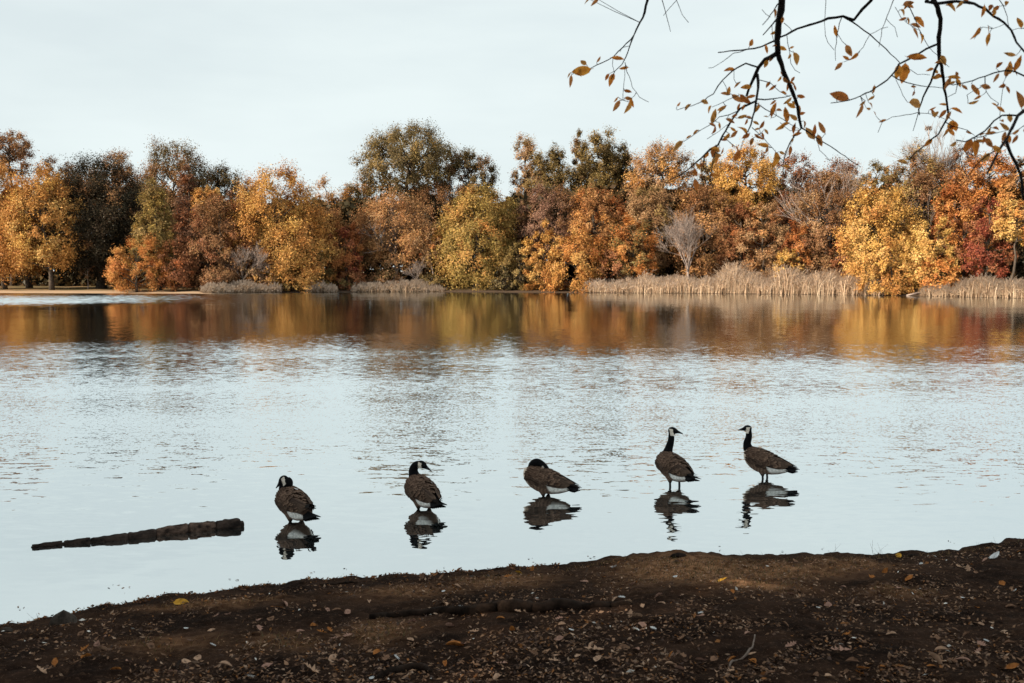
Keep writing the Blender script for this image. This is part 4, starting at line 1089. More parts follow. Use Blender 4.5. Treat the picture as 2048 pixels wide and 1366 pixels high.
# ------------------------------------------------------------------ the tree overhead: limbs, twigs and leaves that hang into the view
def Z7(l): return [(1120 + x * .2929, y * .2929) for x, y in l]
def Z8(l): return [(1560 + x * .2927, y * .2928) for x, y in l]
BR = [  # depth, start radius px, end radius px, polyline
 ('limb', 4.5, 3.2, 1.3, [(1297, -30), (1294, 0), (1290, 25), (1280, 45), (1268, 70)]),
 ('', 4.5, 1.3, .7, [(1268, 70), (1245, 95), (1228, 112), (1205, 125), (1180, 137), (1150, 145)]),
 ('', 4.5, 1.5, .7, [(1268, 70), (1260, 92), (1251, 115), (1244, 130), (1230, 142), (1222, 158)]),
 ('', 4.5, .8, .4, [(1250, 125), (1254, 143), (1265, 175), (1280, 195), (1297, 204)]),
 ('', 4.5, .6, .4, [(1251, 130), (1248, 165), (1246, 200)]),
 ('', 4.5, .6, .4, [(1258, 92), (1244, 95), (1240, 104)]),
 ('', 4.5, .6, .4, [(1226, 114), (1224, 130), (1228, 142)]),
 ('limb', 4.7, .9, .5, [(1320, -20), (1324, 0), (1332, 30), (1341, 63)]),
 ('limb', 4.7, .8, .4, [(1356, -20), (1353, 0), (1327, 31)]),
 ('', 4.7, .7, .4, [(1353, 0), (1366, 30), (1377, 45)]),
 ('limb', 4.0, 7.5, 5.5, [(1572, -40), (1566, -10), (1561, 20), (1557, 50), (1555, 80), (1556, 106)]),
 ('', 4.0, 5.0, 2.6, [(1556, 106), (1566, 140), (1580, 170), (1592, 199), (1597, 228), (1603, 256)]),
 ('', 4.0, 1.5, .7, [(1603, 256), (1588, 272), (1574, 300), (1567, 322), (1567, 345), (1572, 357)]),
 ('', 4.0, 1.4, .6, [(1603, 256), (1640, 280), (1672, 300), (1700, 320), (1722, 334)]),
 ('', 4.0, .7, .4, [(1632, 275), (1640, 300), (1660, 322)]),
 ('', 4.0, 4.8, 2.2, [(1553, 107), (1530, 120), (1517, 135), (1509, 152), (1498, 179), (1493, 192)]),
 ('', 4.0, 3.0, 1.2, [(1515, 149), (1517, 164), (1514, 190), (1512, 211), (1506, 235), (1502, 250), (1496, 262)]),
 ('', 4.0, 2.2, 1.6, [(1512, 202), (1496, 210), (1480, 217), (1468, 234), (1457, 252), (1446, 272), (1436, 290)]),
 ('', 4.0, 2.0, .8, [(1436, 290), (1419, 299), (1401, 316), (1384, 334), (1363, 349), (1335, 362)]),
 ('', 4.0, 1.4, .7, [(1433, 293), (1428, 316), (1422, 343), (1420, 365)]),
 ('', 4.0, 1.2, .6, [(1409, 312), (1404, 337), (1403, 360)]),
 ('', 4.0, .9, .5, [(1405, 330), (1416, 348), (1422, 358)]),
 ('', 4.0, 1.8, .5, [(1515, 134), (1492, 127), (1474, 135), (1457, 149), (1445, 161), (1427, 187), (1407, 202), (1384, 211), (1354, 220)]),
 ('', 4.0, .6, .4, [(1468, 139), (1468, 158), (1472, 166)]),
 ('', 4.0, .6, .4, [(1445, 161), (1452, 172), (1456, 190)]),
 ('', 4.0, .8, .4, [(1478, 190), (1457, 199), (1424, 214)]),
 ('', 4.0, .9, .4, [(1478, 221), (1458, 229), (1439, 234), (1422, 249), (1401, 261), (1384, 272), (1354, 290)]),
 ('', 4.0, .6, .4, [(1462, 245), (1439, 261), (1414, 278)]),
 ('', 4.1, 1.5, .7, [(1513, 198), (1530, 199), (1559, 196), (1583, 190)]),
 ('', 4.1, .9, .5, [(1519, 160), (1542, 167), (1559, 182), (1580, 194)]),
 ('', 4.1, 1.0, .5, [(1513, 206), (1530, 217), (1553, 231), (1577, 246), (1598, 258)]),
 ('', 4.1, .8, .4, [(1504, 255), (1520, 268), (1535, 285), (1552, 305), (1580, 338)]),
 ('', 4.1, .7, .4, [(1560, 245), (1580, 262), (1596, 260)]),
 ('', 4.0, 2.0, .9, [(1558, 30), (1545, 48), (1534, 62), (1526, 70)]),
 ('', 4.0, 1.3, .8, [(1562, 2), (1548, 20), (1535, 38), (1525, 50)]),
 ('', 4.0, .6, .4, [(1541, 34), (1530, 27), (1524, 19)]),
 ('', 4.0, .7, .5, [(1544, 50), (1544, 70), (1548, 85)]),
 ('limb', 4.3, 3.6, 2.6, [(1752, -30), (1741, 0), (1724, 18), (1708, 40)]),
 ('', 4.3, 2.8, 1.0, [(1708, 40), (1686, 34), (1657, 38), (1618, 51), (1583, 63), (1560, 75), (1536, 88), (1509, 97), (1471, 101), (1436, 105)]),
 ('', 4.3, .9, .4, [(1505, 97), (1466, 108), (1445, 123), (1425, 136), (1417, 136)]),
 ('', 4.3, .8, .4, [(1568, 46), (1578, 55), (1585, 63)]),
 ('', 4.3, 1.5, .8, [(1690, 36), (1706, 44), (1739, 69), (1762, 88), (1782, 108), (1800, 126)]),
 ('', 4.3, .6, .4, [(1739, 69), (1762, 57), (1776, 54)]),
 ('', 4.3, .7, .4, [(1739, 71), (1727, 94), (1712, 111), (1688, 124)]),
 ('', 4.3, .9, .5, [(1683, 36), (1676, 59), (1671, 97), (1671, 121)]),
 ('', 4.3, .6, .4, [(1674, 66), (1684, 82), (1692, 90)]),
 ('', 4.3, .8, .4, [(1574, 72), (1578, 100), (1582, 128), (1590, 140), (1600, 146)]),
 ('limb', 4.3, .7, .4, [(1652, -20), (1652, 0), (1648, 59), (1655, 85), (1668, 100)]),
 ('limb', 4.3, .9, .5, [(1794, -20), (1788, 0), (1774, 32), (1764, 60), (1758, 94)]),
 ('', 4.3, .5, .3, [(1773, 38), (1790, 54), (1795, 74)]),
 ('limb', 4.2, 5.0, 4.0, [(1858, -30), (1866, -3), (1875, 14), (1880, 38), (1880, 58), (1878, 88)]),
 ('', 4.2, 3.8, 1.8, [(1878, 88), (1880, 120), (1885, 143), (1889, 176), (1894, 205), (1898, 236)]),
 ('', 4.2, 1.9, 1.0, [(1897, 234), (1891, 243), (1876, 269), (1853, 287), (1832, 304), (1818, 319)]),
 ('', 4.2, 1.1, .5, [(1892, 245), (1902, 252), (1935, 260), (1949, 271)]),
 ('', 4.2, 2.2, .8, [(1878, 87), (1853, 98), (1835, 108), (1818, 119), (1797, 129), (1793, 140), (1784, 151), (1765, 167), (1741, 181), (1721, 193), (1698, 200), (1662, 206)]),
 ('', 4.2, 1.2, .6, [(1784, 151), (1796, 159), (1815, 167), (1853, 173), (1885, 176)]),
 ('', 4.2, .6, .4, [(1792, 160), (1800, 180), (1812, 200)]),
 ('', 4.2, .7, .4, [(1812, 135), (1835, 147), (1860, 150)]),
 ('', 4.2, 2.4, 1.2, [(1879, 122), (1870, 140), (1861, 164), (1847, 193), (1837, 217), (1839, 230)]),
 ('', 4.2, .9, .4, [(1837, 225), (1832, 245), (1826, 262)]),
 ('', 4.2, .8, .4, [(1836, 225), (1809, 230), (1785, 234), (1765, 244), (1756, 265)]),
 ('', 4.2, .7, .4, [(1836, 226), (1856, 227), (1882, 234), (1894, 240)]),
 ('', 4.2, 1.0, .4, [(1820, 16), (1830, 40), (1840, 62), (1856, 92), (1876, 112), (1898, 134)]),
 ('', 4.2, .6, .4, [(1790, 14), (1802, 34), (1824, 52), (1836, 60)]),
 ('limb', 3.9, 3.4, 1.4, [(1852, 4), (1876, 6), (1900, 4), (1926, 3), (1949, 7), (1970, 18), (1987, 32), (2008, 45), (2022, 61), (2034, 85), (2052, 108), (2090, 140)]),
 ('', 3.9, .9, .5, [(1999, 0), (2011, 20), (2017, 44), (2019, 58)]),
 ('', 3.9, .6, .4, [(2022, 61), (2036, 57), (2060, 55)]),
 ('', 3.9, .6, .4, [(2012, 47), (1985, 56), (1965, 54), (1956, 66), (1948, 78)]),
 ('limb', 3.8, 1.9, 1.0, [(2090, 165), (2048, 152), (2028, 143), (2011, 141), (1987, 145), (1970, 152), (1946, 161), (1926, 167), (1905, 170)]),
 ('', 3.8, 1.0, .4, [(1970, 152), (1970, 168), (1973, 183), (1982, 196), (1997, 206)]),
 ('', 3.8, .6, .4, [(1970, 170), (1950, 180), (1934, 190)]),
 ('', 3.8, .9, .4, [(1915, 168), (1912, 185), (1895, 194)]),
 ('', 3.8, .6, .4, [(2016, 142), (2006, 165), (2003, 200), (2000, 230)]),
 ('limb', 3.5, 2.2, 1.2, [(2100, 205), (2048, 224), (2034, 230), (2005, 231), (1987, 243), (1970, 261), (1949, 275), (1930, 284), (1912, 280)]),
 ('', 3.5, .9, .4, [(1949, 274), (1985, 268), (2010, 262), (2028, 258)]),
 ('', 3.5, 3.6, 1.8, [(2060, 212), (2037, 231), (2025, 255), (2014, 275), (2002, 293), (1993, 310), (1981, 334), (1974, 348)]),
 ('', 3.5, 3.2, 2.4, [(2012, 279), (2019, 304), (2031, 325), (2040, 348), (2044, 372), (2048, 400)]),
 ('', 3.5, 1.4, .6, [(2000, 296), (1975, 312), (1952, 331), (1934, 357), (1917, 377)]),
 ('', 3.5, .9, .5, [(2060, 246), (2048, 252), (2037, 259), (2014, 272)]),
 ('', 3.5, .6, .4, [(2048, 400), (2020, 412), (1990, 428), (1960, 446)]),
]
L7 = [(145,485,130,12),(73,555,80,85),(60,515,40,60),(130,508,40,0),(265,405,45,55),(157,425,55,-35),(395,397,80,-3),(350,540,80,65),(320,525,50,55),(435,465,60,8),(465,625,55,-15),(383,680,40,55),(387,722,80,60),(468,672,50,-10),(490,703,60,-80),(467,735,75,80),
 (1470,85,50,-70),(1520,135,40,90),(1458,225,40,20),(1310,288,60,60),(1410,335,60,-75),(1407,435,60,70),(1445,395,45,60),(1520,330,55,-25),(1585,323,35,15),(1615,400,90,-65),(1570,385,30,70),(1465,312,30,0),
 (1150,490,85,25),(1210,578,55,40),(1153,618,55,75),(1210,672,85,-35),(1275,672,100,-30),(1300,660,70,10),(1220,728,50,70),(1250,738,50,65),(1190,790,40,20),(1240,795,60,20),(1285,800,50,-30),(1500,540,40,65),(1525,510,50,-45),(1540,550,50,-50),(1590,540,45,55),(1555,597,40,-80),(1605,600,45,-65),(1450,600,60,40),(1530,630,40,-10),
 (812,713,35,45),(875,742,65,60),(1020,742,45,60),(1048,795,95,75),(1105,750,70,40),(925,900,45,35),(878,935,40,30),(800,995,95,40),(1185,885,50,-35),(1190,915,65,45),(1250,880,80,-60),(1275,832,40,80),(1270,930,60,35),(1340,840,50,-25),(1375,850,60,65),(1350,880,40,10),(1405,800,30,0),(1410,900,45,-50),(1385,930,50,-75),(1345,930,40,-40),(1125,955,45,5),(1180,995,30,-50),(1215,1020,55,-45),(1210,1065,80,65),(1390,990,70,-15),(1405,1025,50,60),(1475,1090,100,-85),(1470,765,90,55),(1500,750,50,10),(1545,780,110,-85),(1555,690,70,45),(1580,720,60,-30),(1595,800,60,-40),(1600,870,60,75),(1455,700,45,35),(1110,1030,50,60),(945,1135,50,-50),(925,1180,60,-80),(930,1260,70,-75),(1000,1060,50,60),(240,12,50,40),(182,10,45,45)]
L8 = [(145,660,55,-20),(380,212,75,-75),(470,345,80,-65),(447,392,55,-30),(510,385,60,40),(397,455,75,45),(410,655,120,-20),(375,662,40,5),(640,612,55,80),(625,670,45,35),(560,702,50,30),(545,760,95,65),(625,715,40,-35),(610,745,40,-20),(650,772,30,-80),(700,825,50,20),(805,490,95,80),(850,500,130,85),(930,400,120,-12),(838,130,50,20),(842,80,50,-30),(880,142,45,-75),(925,180,65,-30),(957,140,90,-30),(930,228,80,-60),(972,258,60,-60),(880,20,80,20),(890,40,60,-20),(860,45,40,60),
 (1025,475,50,8),(1068,490,50,-50),(1090,520,65,0),(915,592,35,0),(908,640,40,60),(935,703,100,-3),(1035,740,40,35),(1040,775,60,-60),(1070,778,60,20),(1115,712,45,-15),(1212,752,85,-15),(1195,865,80,-75),(1208,503,50,75),(1150,560,70,60),(1180,545,80,-25),(1220,560,70,-70),(1145,595,60,70),(1165,570,70,20),(1260,600,50,-45),
 (1390,75,80,80),(1440,45,60,70),(1465,75,70,75),(1475,60,50,40),(1230,30,60,45),(1180,50,60,-20),(1280,10,50,-30),(1160,30,45,20),(1345,225,80,60),(1425,205,60,-80),(1422,268,85,75),(1550,15,50,75),(1640,150,80,-80),
 (1500,440,65,50),(1570,370,80,-10),(1620,430,110,70),(1575,460,100,65),(1600,480,80,-50),(1550,490,70,80),(1510,590,60,20),(1548,612,50,-75),(1645,680,110,-85),(1315,690,65,25),(1460,720,45,-15),
 (1535,865,70,-35),(1525,825,40,0),(1480,877,55,-5),(1530,935,70,75),(1570,945,60,-65),(1285,995,100,65),(1338,1005,95,80),(1430,975,80,-45),(1485,1020,75,-35),(1410,1075,70,45),(1380,915,30,20),(830,1110,80,-8),
 (170,850,50,-70),(205,905,100,-60),(235,890,80,80),(285,870,90,-60),(270,960,80,-75),(120,905,40,70),(95,880,60,70),(150,775,45,10),(135,740,60,-40)]
def leaf_mesh(name, rng, mat, ratio=.44, nseg=7, bend=.25, fold=.18, cols=((.30, .115, .022), (.36, .16, .03)), teeth=.03, petiole=.12):
    """one leaf, 1 long: base at the origin, along +X, with midrib fold, curl, pointed tip and short stalk"""
    V, Fc, Cc = [], [], []
    c0, c1 = np.array(cols[0]), np.array(cols[1])
    tw = rng.normal() * .4
    for i in range(nseg + 1):
        t = i / nseg
        w = ratio * .5 * (math.sin(math.pi * min(1, t ** .85)) ** .8) * (1 + (teeth if i % 2 else -teeth)) if 0 < i < nseg else .008
        zc = -bend * t * t; a = tw * t
        for e in (-1, 0, 1):
            ww = w * e * (1 + rng.normal() * .05)
            V.append((t, ww * math.cos(a), zc + abs(e) * fold * w * 2 + ww * math.sin(a)))
            blot = rng.uniform(.75, 1.2)
            Cc.append((c0 if e == 0 else c1) * blot * (1 if rng.uniform() > .10 else .3))
    for i in range(nseg):
        for e in range(2):
            Fc.append((i * 3 + e, i * 3 + e + 1, (i + 1) * 3 + e + 1, (i + 1) * 3 + e))
    b = len(V)
    V += [(-petiole, -.012, .03), (-petiole, .012, .03), (0.02, .012, 0), (0.02, -.012, 0)]; Fc.append((b, b + 1, b + 2, b + 3)); Cc += [c0 * .6] * 4
    return mesh(name, V, Fc, mat, np.clip(np.array(Cc), .005, .88), smooth=True)

def overhanging_tree():
    rng = np.random.default_rng(21)
    loc = Vector((5.2, 0.2, bz(5.2, .2)))
    root = empty('overhanging_tree', loc); tag(root, 'tree at the bank whose drooping twigs with brown leaves hang in from top right', 'tree')
    def L(p): return p - loc
    tb = Tubes()
    trunk = [(0, 0, -.4), (.05, .02, .8), (0, .05, 2.0), (-.1, .15, 3.2), (-.15, .3, 4.4), (0, .3, 6.5), (.1, .2, 9)]
    tb.add(trunk, [.42, .30, .26, .24, .2, .14, .05], n=12)
    link('trunk', tb.build('trunk', M_BARK), root)
    big = Tubes()
    j1 = Vector((-.12, .2, 3.6)) + loc; j2 = Vector((-.15, .3, 4.3)) + loc
    boughA = [j2, Vector((4.0, 1.6, 6.1)), Vector((2.6, 3.0, 6.3)), Vector((1.6, 4.1, 5.8)), Vector((.6, 4.9, 5.5)), Vector((-.2, 5.2, 5.3))]
    boughB = [j1, Vector((4.4, 1.6, 5.0)), Vector((3.6, 2.9, 5.0)), Vector((2.9, 3.9, 4.7)), Vector((2.4, 4.4, 4.45))]
    boughC = [j1, Vector((4.6, 1.8, 4.6)), Vector((4.0, 3.0, 4.6)), Vector((3.3, 3.6, 4.1))]
    for bgh, r in ((boughA, .10), (boughB, .08), (boughC, .06)):
        q = catmull([L(p) for p in bgh], 5); big.add(q, list(np.linspace(r, r * .3, len(q))), n=9)
    link('bough', big.build('bough', M_TWIG), root)
    bough_pts = catmull(boughA, 8) + catmull(boughB, 8) + catmull(boughC, 8)
    tw = Tubes(); nodes = []
    for bi, (kind, dep, r0, r1, pl) in enumerate(BR):
        fine = []
        for i in range(len(pl) - 1):
            sd = max(1, int(math.hypot(pl[i + 1][0] - pl[i][0], pl[i + 1][1] - pl[i][1]) / 11))
            for k in range(sd): fine.append((pl[i][0] + (pl[i + 1][0] - pl[i][0]) * k / sd, pl[i][1] + (pl[i + 1][1] - pl[i][1]) * k / sd))
        fine.append(pl[-1])
        pts, rad = [], []
        n = len(fine)
        # a forked branch keeps the depth of the branch it springs from
        if not kind and nodes:
            j = min(nodes, key=lambda q: (q[0] - pl[0][0]) ** 2 + (q[1] - pl[0][1]) ** 2)
            d0 = j[2] if (j[0] - pl[0][0]) ** 2 + (j[1] - pl[0][1]) ** 2 < 400 else dep
        else: d0 = dep
        slope = rng.uniform(-.0022, .0022); acc = 0
        for i, (x, y) in enumerate(fine):
            if i: acc += math.hypot(x - fine[i - 1][0], y - fine[i - 1][1])
            d = d0 + slope * acc
            jx, jy = (rng.normal() * .7, rng.normal() * .7) if 0 < i < n - 1 else (0, 0)
            p = at(x + jx, y + jy, d); t = i / max(1, n - 1)
            pts.append(L(p)); rad.append(max((r0 + (r1 - r0) * t) * (1 + (.25 if i % 3 == 1 and r0 > .8 else 0) * .5) * .98, .55) * d / F)
            nodes.append((x, y, d))
        if kind:   # carry the branch on, out of the picture, to the bough overhead
            p0 = pts[0] + loc
            cand = [q for q in bough_pts if q.z > p0.z + .15] or bough_pts
            e = min(cand, key=lambda q: (q - p0).length + (0 if q.y > 1.5 else 3))
            mid = p0.lerp(e, .5) + Vector((0, 0, .12 * (e - p0).length))
            if mid.z < CAMZ + .31 * mid.y: mid.z = CAMZ + .31 * mid.y
            pts = [L(e), L(mid)] + pts; rad = [rad[0] * 1.9, rad[0] * 1.4] + rad
        tw.add(pts, rad, n=7 if r0 > 2 else 5)
    kinds = [((.62, .20, .035), (.82, .30, .05)), ((.70, .26, .04), (.88, .38, .065)), ((.42, .13, .03), (.58, .19, .04)), ((.52, .23, .06), (.72, .36, .10)), ((.46, .18, .055), (.64, .27, .09))]
    lm = []
    for k, cc in enumerate(kinds):
        for q in range(4):
            lm.append(leaf_mesh('leaf', rng, M_LEAF, ratio=(.34, .42, .50, .38)[q], bend=(.12, .5, .28, -.4)[q] * rng.uniform(.7, 1.3), fold=(.2, .45, .1, .65)[q], cols=cc))
    leaves = [(1120 + x * .2929, y * .2929, l * .315, a) for x, y, l, a in L7] + [(1560 + x * .2927, y * .2928, l * .315, a) for x, y, l, a in L8]
    hang = [q for q in nodes if (1390 < q[0] < 1640 and 150 < q[1] < 345) or (1860 < q[0] < 2060 and 100 < q[1] < 300)]
    for k in range(62):                # smaller leaves thickening the hanging sprays
        q = hang[int(rng.integers(0, len(hang)))]; a = rng.uniform(-100, 70)
        leaves.append((q[0] + rng.normal() * 7, q[1] + 5 + abs(rng.normal()) * 7, rng.uniform(11, 23), a))
    for i, (x, y, ln, ang) in enumerate(leaves):
        a = math.radians(ang)
        ends = [(x - math.cos(a) * ln / 2, y + math.sin(a) * ln / 2), (x + math.cos(a) * ln / 2, y - math.sin(a) * ln / 2)]
        best = None
        for e in (0, 1):
            for nx, ny, nd in nodes:
                q = (nx - ends[e][0]) ** 2 + (ny - ends[e][1]) ** 2 + (ends[e][1] > ends[1 - e][1]) * 60
                if best is None or q < best[0]: best = (q, e, nx, ny, nd)
        q, e, nx, ny, nd = best
        d = nd + rng.normal() * .03
        p0 = at(*ends[e], d); p1 = at(*ends[1 - e], d + rng.uniform(-.35, .35) * ln * d / F)
        if q > 16:
            tw.add([L(at(nx, ny, nd)), L(at((nx + ends[e][0]) / 2 + rng.normal(), (ny + ends[e][1]) / 2 + 1, (nd + d) / 2)), L(p0)], [.7 * d / F, .6 * d / F, .5 * d / F], n=4)
        X = (p1 - p0); s = X.length; X.normalize()
        Zv = Vector((rng.normal() * .45, -1, rng.normal() * .45 + .15)); Zv = (Zv - X * Zv.dot(X)).normalized(); Yv = Zv.cross(X)
        o = link('leaf', lm[int(rng.integers(0, len(lm)))], root)
        o.matrix_local = Matrix.Translation(L(p0)) @ Matrix((X, Yv, Zv)).transposed().to_4x4() @ Matrix.Scale(s, 4)
    link('branches', tw.build('branches', M_TWIG), root)
    # the crown above, outside the picture
    v, f, c, C = crown(rng, 4.6, 5.9, 11.0, 'dome', ('copper', 'brown'), .2, .55, 90, .2, ry=.9)
    v[:, 0] -= .6
    ok = (v[:, 2] + loc.z) > (CAMZ + .34 * np.maximum(v[:, 1] + loc.y, 0) + .2)
    keep = ok.reshape(-1, 3).all(1); idx = np.repeat(keep, 3)
    v, c = v[idx], c[idx]; f = np.arange(len(v)).reshape(-1, 3)
    o = link('crown', mesh('crown', v, f, M_CROWN, c), root); o['kind'] = 'stuff'
overhanging_tree()

# ------------------------------------------------------------------ things lying on the bank
def ground_frame(p, rng, yaw=None, tilt=.25):
    e = .03
    zx = (bz(p.x + e, p.y) - bz(p.x - e, p.y)) / (2 * e); zy = (bz(p.x, p.y + e) - bz(p.x, p.y - e)) / (2 * e)
    nrm = Vector((-zx * .6 + rng.normal() * tilt, -zy * .6 + rng.normal() * tilt, 1)).normalized()
    yaw = rng.uniform(0, 6.28) if yaw is None else yaw
    X = Vector((math.cos(yaw), math.sin(yaw), 0)); X = (X - nrm * X.dot(nrm)).normalized()
    return Matrix.Translation(p) @ Matrix((X, nrm.cross(X), nrm)).transposed().to_4x4()

def oak_leaf(name, rng, cols, mat):
    """lobed leaf, 1 long"""
    out_ = [(0, .02), (.12, .05), (.2, .20), (.28, .09), (.4, .30), (.5, .12), (.62, .34), (.72, .14), (.82, .20), (.92, .07), (1.0, .0)]
    V, Fc, Cc = [], [], []; b = rng.uniform(.15, .45); tw = rng.normal() * .3
    for i, (t, w) in enumerate(out_):
        z = b * (t - .45) ** 2
        for e in (-1, 0, 1):
            V.append((t - (.06 if e and w > .15 else 0), e * w * .85 * (1 + rng.normal() * .1), z + abs(e) * w * w * 1.6 * rng.uniform(.4, 1.2) + tw * e * w * t * .5))
            Cc.append(np.array(cols[0 if e == 0 else 1]) * rng.uniform(.75, 1.2))
    for i in range(len(out_) - 1):
        for e in range(2): Fc.append((i * 3 + e, i * 3 + e + 1, (i + 1) * 3 + e + 1, (i + 1) * 3 + e))
    return mesh(name, V, Fc, mat, np.clip(np.array(Cc), .004, .75), smooth=True)

def litter():
    rng = np.random.default_rng(88)
    n = 22000
    px = rng.uniform(-450, 2500, n * 2); py = 1075 + 300 * rng.uniform(0, 1, n * 2) ** 1.15
    X, Y = [], []
    ed = np.interp(px, [p[0] for p in near_px], [p[1] for p in near_px])
    ok = py > ed + 3
    dens = fbm(px * .010, py * .032, 4, 3) + .07 * (vnoise(px * .06, py * .12, 44) - .5)
    ok &= (dens > rng.uniform(.36, .64, n * 2)) | (py < ed + 14)
    px, py = px[ok][:n], py[ok][:n]
    zz = np.full(len(px), .3)
    for _ in range(5):               # settle each chip on the bank under its view ray
        a, b = px - 1024, 683 - py
        dy = F * cs + b * sn; dz = -F * sn + b * cs
        k = (zz - CAMZ) / dz; X = a * k; Y = dy * k; zz = bank_z(X, Y)
    P = np.stack([X, Y, zz + .006], 1)
    Nn = unit(rng.normal(size=(len(P), 3)) * .42 + np.array([0, 0, 1.0]))
    pal = np.array([(.10, .06, .042), (.16, .09, .055), (.24, .14, .085), (.06, .038, .03), (.20, .085, .03), (.34, .23, .16), (.62, .60, .56)])
    cl = pal[rng.choice(7, len(P), p=[.20, .24, .22, .163, .08, .09, .007])] * rng.uniform(.75, 1.65, (len(P), 1))
    sz = rng.uniform(.012, .034, len(P)) * np.where(rng.uniform(size=len(P)) < .12, 1.5, 1)
    v, f, c = leaf_cards(rng, P, Nn, sz, cl, ratio=.45)
    o = link('leaf_litter', mesh('leaf_litter', v, f, M_DRY, c)); tag(o, 'crumbled leaf bits and chips strewn over the dark bank', 'litter', None, 'stuff')
    # wrack of leaf scraps along the waterline
    V, Fc, Cc = [], [], []; Pl = []
    m = 2600
    px = rng.uniform(-20, 1120, m); e0 = np.interp(px, [p[0] for p in near_px], [p[1] for p in near_px]); py = e0 + np.abs(rng.normal(size=m)) * 9 + 1
    keep = vnoise(px * .03, px * 0, 6) ** 1.5 + .12 > rng.uniform(0, 1, m)
    px, py = px[keep], py[keep]
    Xs = (px - 1024) / F * np.interp(px, [p[0] for p in near_px], [p[1] * 0 + CAMZ * F / (p[1] - HOR) for p in near_px]); Ys = near_shore(Xs) + .04 - np.abs(rng.normal(size=len(px))) * .20
    P = np.stack([Xs, Ys, bank_z(Xs, Ys) + .008], 1)
    Nn = unit(rng.normal(size=(len(P), 3)) * .55 + np.array([0, 0, .8]))
    pal = np.array([(.22, .09, .035), (.14, .06, .03), (.30, .15, .06), (.07, .036, .024), (.36, .24, .14)])
    cl = pal[rng.choice(5, len(P), p=[.3, .3, .18, .14, .08])] * rng.uniform(.7, 1.3, (len(P), 1))
    v, f, c = leaf_cards(rng, P, Nn, rng.uniform(.014, .05, len(P)) * np.where(rng.uniform(size=len(P)) < .25, 1.3, .8), cl, ratio=.42)
    o = link('waterline_debris', mesh('waterline_debris', v, f, M_DRY, c)); tag(o, 'orange-brown wrack of leaf scraps along the left waterline', 'debris', None, 'stuff')
    # short dead grass on the hump and thin stems on the edge
    m = 26000
    px = rng.uniform(0, 2048, m * 3); py = rng.uniform(1080, 1330, m * 3)
    ed = np.interp(px, [p[0] for p in near_px], [p[1] for p in near_px]); zz = np.full(m * 3, .2)
    for _ in range(5):
        a, b = px - 1024, 683 - py
        dy = F * cs + b * sn; dz = -F * sn + b * cs; k = (zz - CAMZ) / dz; X = a * k; Y = dy * k; zz = bank_z(X, Y)
    dr = dry_sunlit(X, Y); ok = (py > ed + 2) & (dr * (.4 + vnoise(X * 6, Y * 6, 41)) > rng.uniform(.12, .9, m * 3))
    ok |= (py > ed + 1) & (py < ed + 7) & (px > 1130) & (rng.uniform(size=m * 3) < .5)
    P = np.stack([X, Y, zz], 1)[ok][:m]; k = len(P)
    hgt = rng.uniform(.012, .035, k); lean = rng.normal(size=(k, 2)) * hgt[:, None] * .8
    w = rng.uniform(.0015, .0035, k)
    v = np.empty((k, 3, 3)); v[:, 0] = P - np.stack([w, 0 * w, 0 * w + .003], 1); v[:, 1] = P + np.stack([w, 0 * w, 0 * w - .003], 1); v[:, 2] = P + np.stack([lean[:, 0], lean[:, 1], hgt], 1)
    pal = np.array([(.20, .115, .05), (.28, .16, .075), (.12, .075, .035), (.10, .085, .035)])
    cl = np.repeat((pal[rng.integers(0, 4, k)] * rng.uniform(.7, 1.3, (k, 1)))[:, None], 3, 1).reshape(-1, 3)
    o = link('dry_grass', mesh('dry_grass', v.reshape(-1, 3), np.arange(k * 3).reshape(k, 3), M_REED, cl)); tag(o, 'short dead grass in tan patches on the bank', 'grass', None, 'stuff')
    tb = Tubes()
    for x, h in [(1030, 8), (1046, 9), (1185, 14), (1195, 9), (1290, 8), (1455, 16), (1464, 10), (1476, 20), (1496, 12), (1510, 14), (1524, 22), (1670, 34), (1678, 14), (1742, 40), (1760, 36), (1764, 22), (1852, 14), (1953, 16), (1985, 22), (885, 8), (560, 16), (470, 22), (255, 14), (190, 26), (205, 18), (76, 30), (64, 22), (1230, 10), (1402, 12), (1588, 10)]:
        for q in range(2):
            xx = x + rng.normal() * 4
            p = bank_at(xx, np.interp(xx, [p[0] for p in near_px], [p[1] for p in near_px]) + 3); H = h * rng.uniform(.7, 1.1) * p.y / F
            tb.add([p, p + Vector((rng.normal() * .10 * H, 0, H * .5)), p + Vector((rng.normal() * .25 * H, 0, H))], [.0011, .0009, .0006], n=3, cap=False, col=(.09, .06, .04))
    o = link('dry_stems', tb.build('dry_stems', M_REED)); tag(o, 'thin dry grass stems standing along the edge of the bank', 'grass', None, 'stuff')
litter()

def floating_bits():
    rng = np.random.default_rng(61); P = []
    for x, y in [(230, 1173), (253, 1177), (256, 1204), (52, 1246), (75, 1232), (160, 1218), (166, 1226), (880, 1140), (40, 1215), (470, 1160), (300, 1190), (690, 1140), (1060, 1120), (1180, 1112), (1440, 1100), (1560, 1104), (1650, 1098), (1754, 1107), (620, 1150), (1900, 1085), (1218, 830), (1197, 831), (1368, 831)]:
        for q in range(3): P.append(tuple(on_z(x + rng.normal() * 7, y + rng.normal() * 3, .004)))
    P = np.array(P); n = len(P)
    cl = np.array([(.08, .045, .03), (.03, .02, .016), (.25, .11, .04)])[rng.integers(0, 3, n)]
    v, f, c = leaf_cards(rng, P, unit(rng.normal(size=(n, 3)) * .12 + np.array([0, 0, 1.0])), rng.uniform(.012, .035, n), cl, ratio=.5)
    o = link('floating_debris', mesh('floating_debris', v, f, M_DRY, c)); tag(o, 'tiny leaf scraps floating on the water near the bank', 'debris', None, 'stuff')
floating_bits()

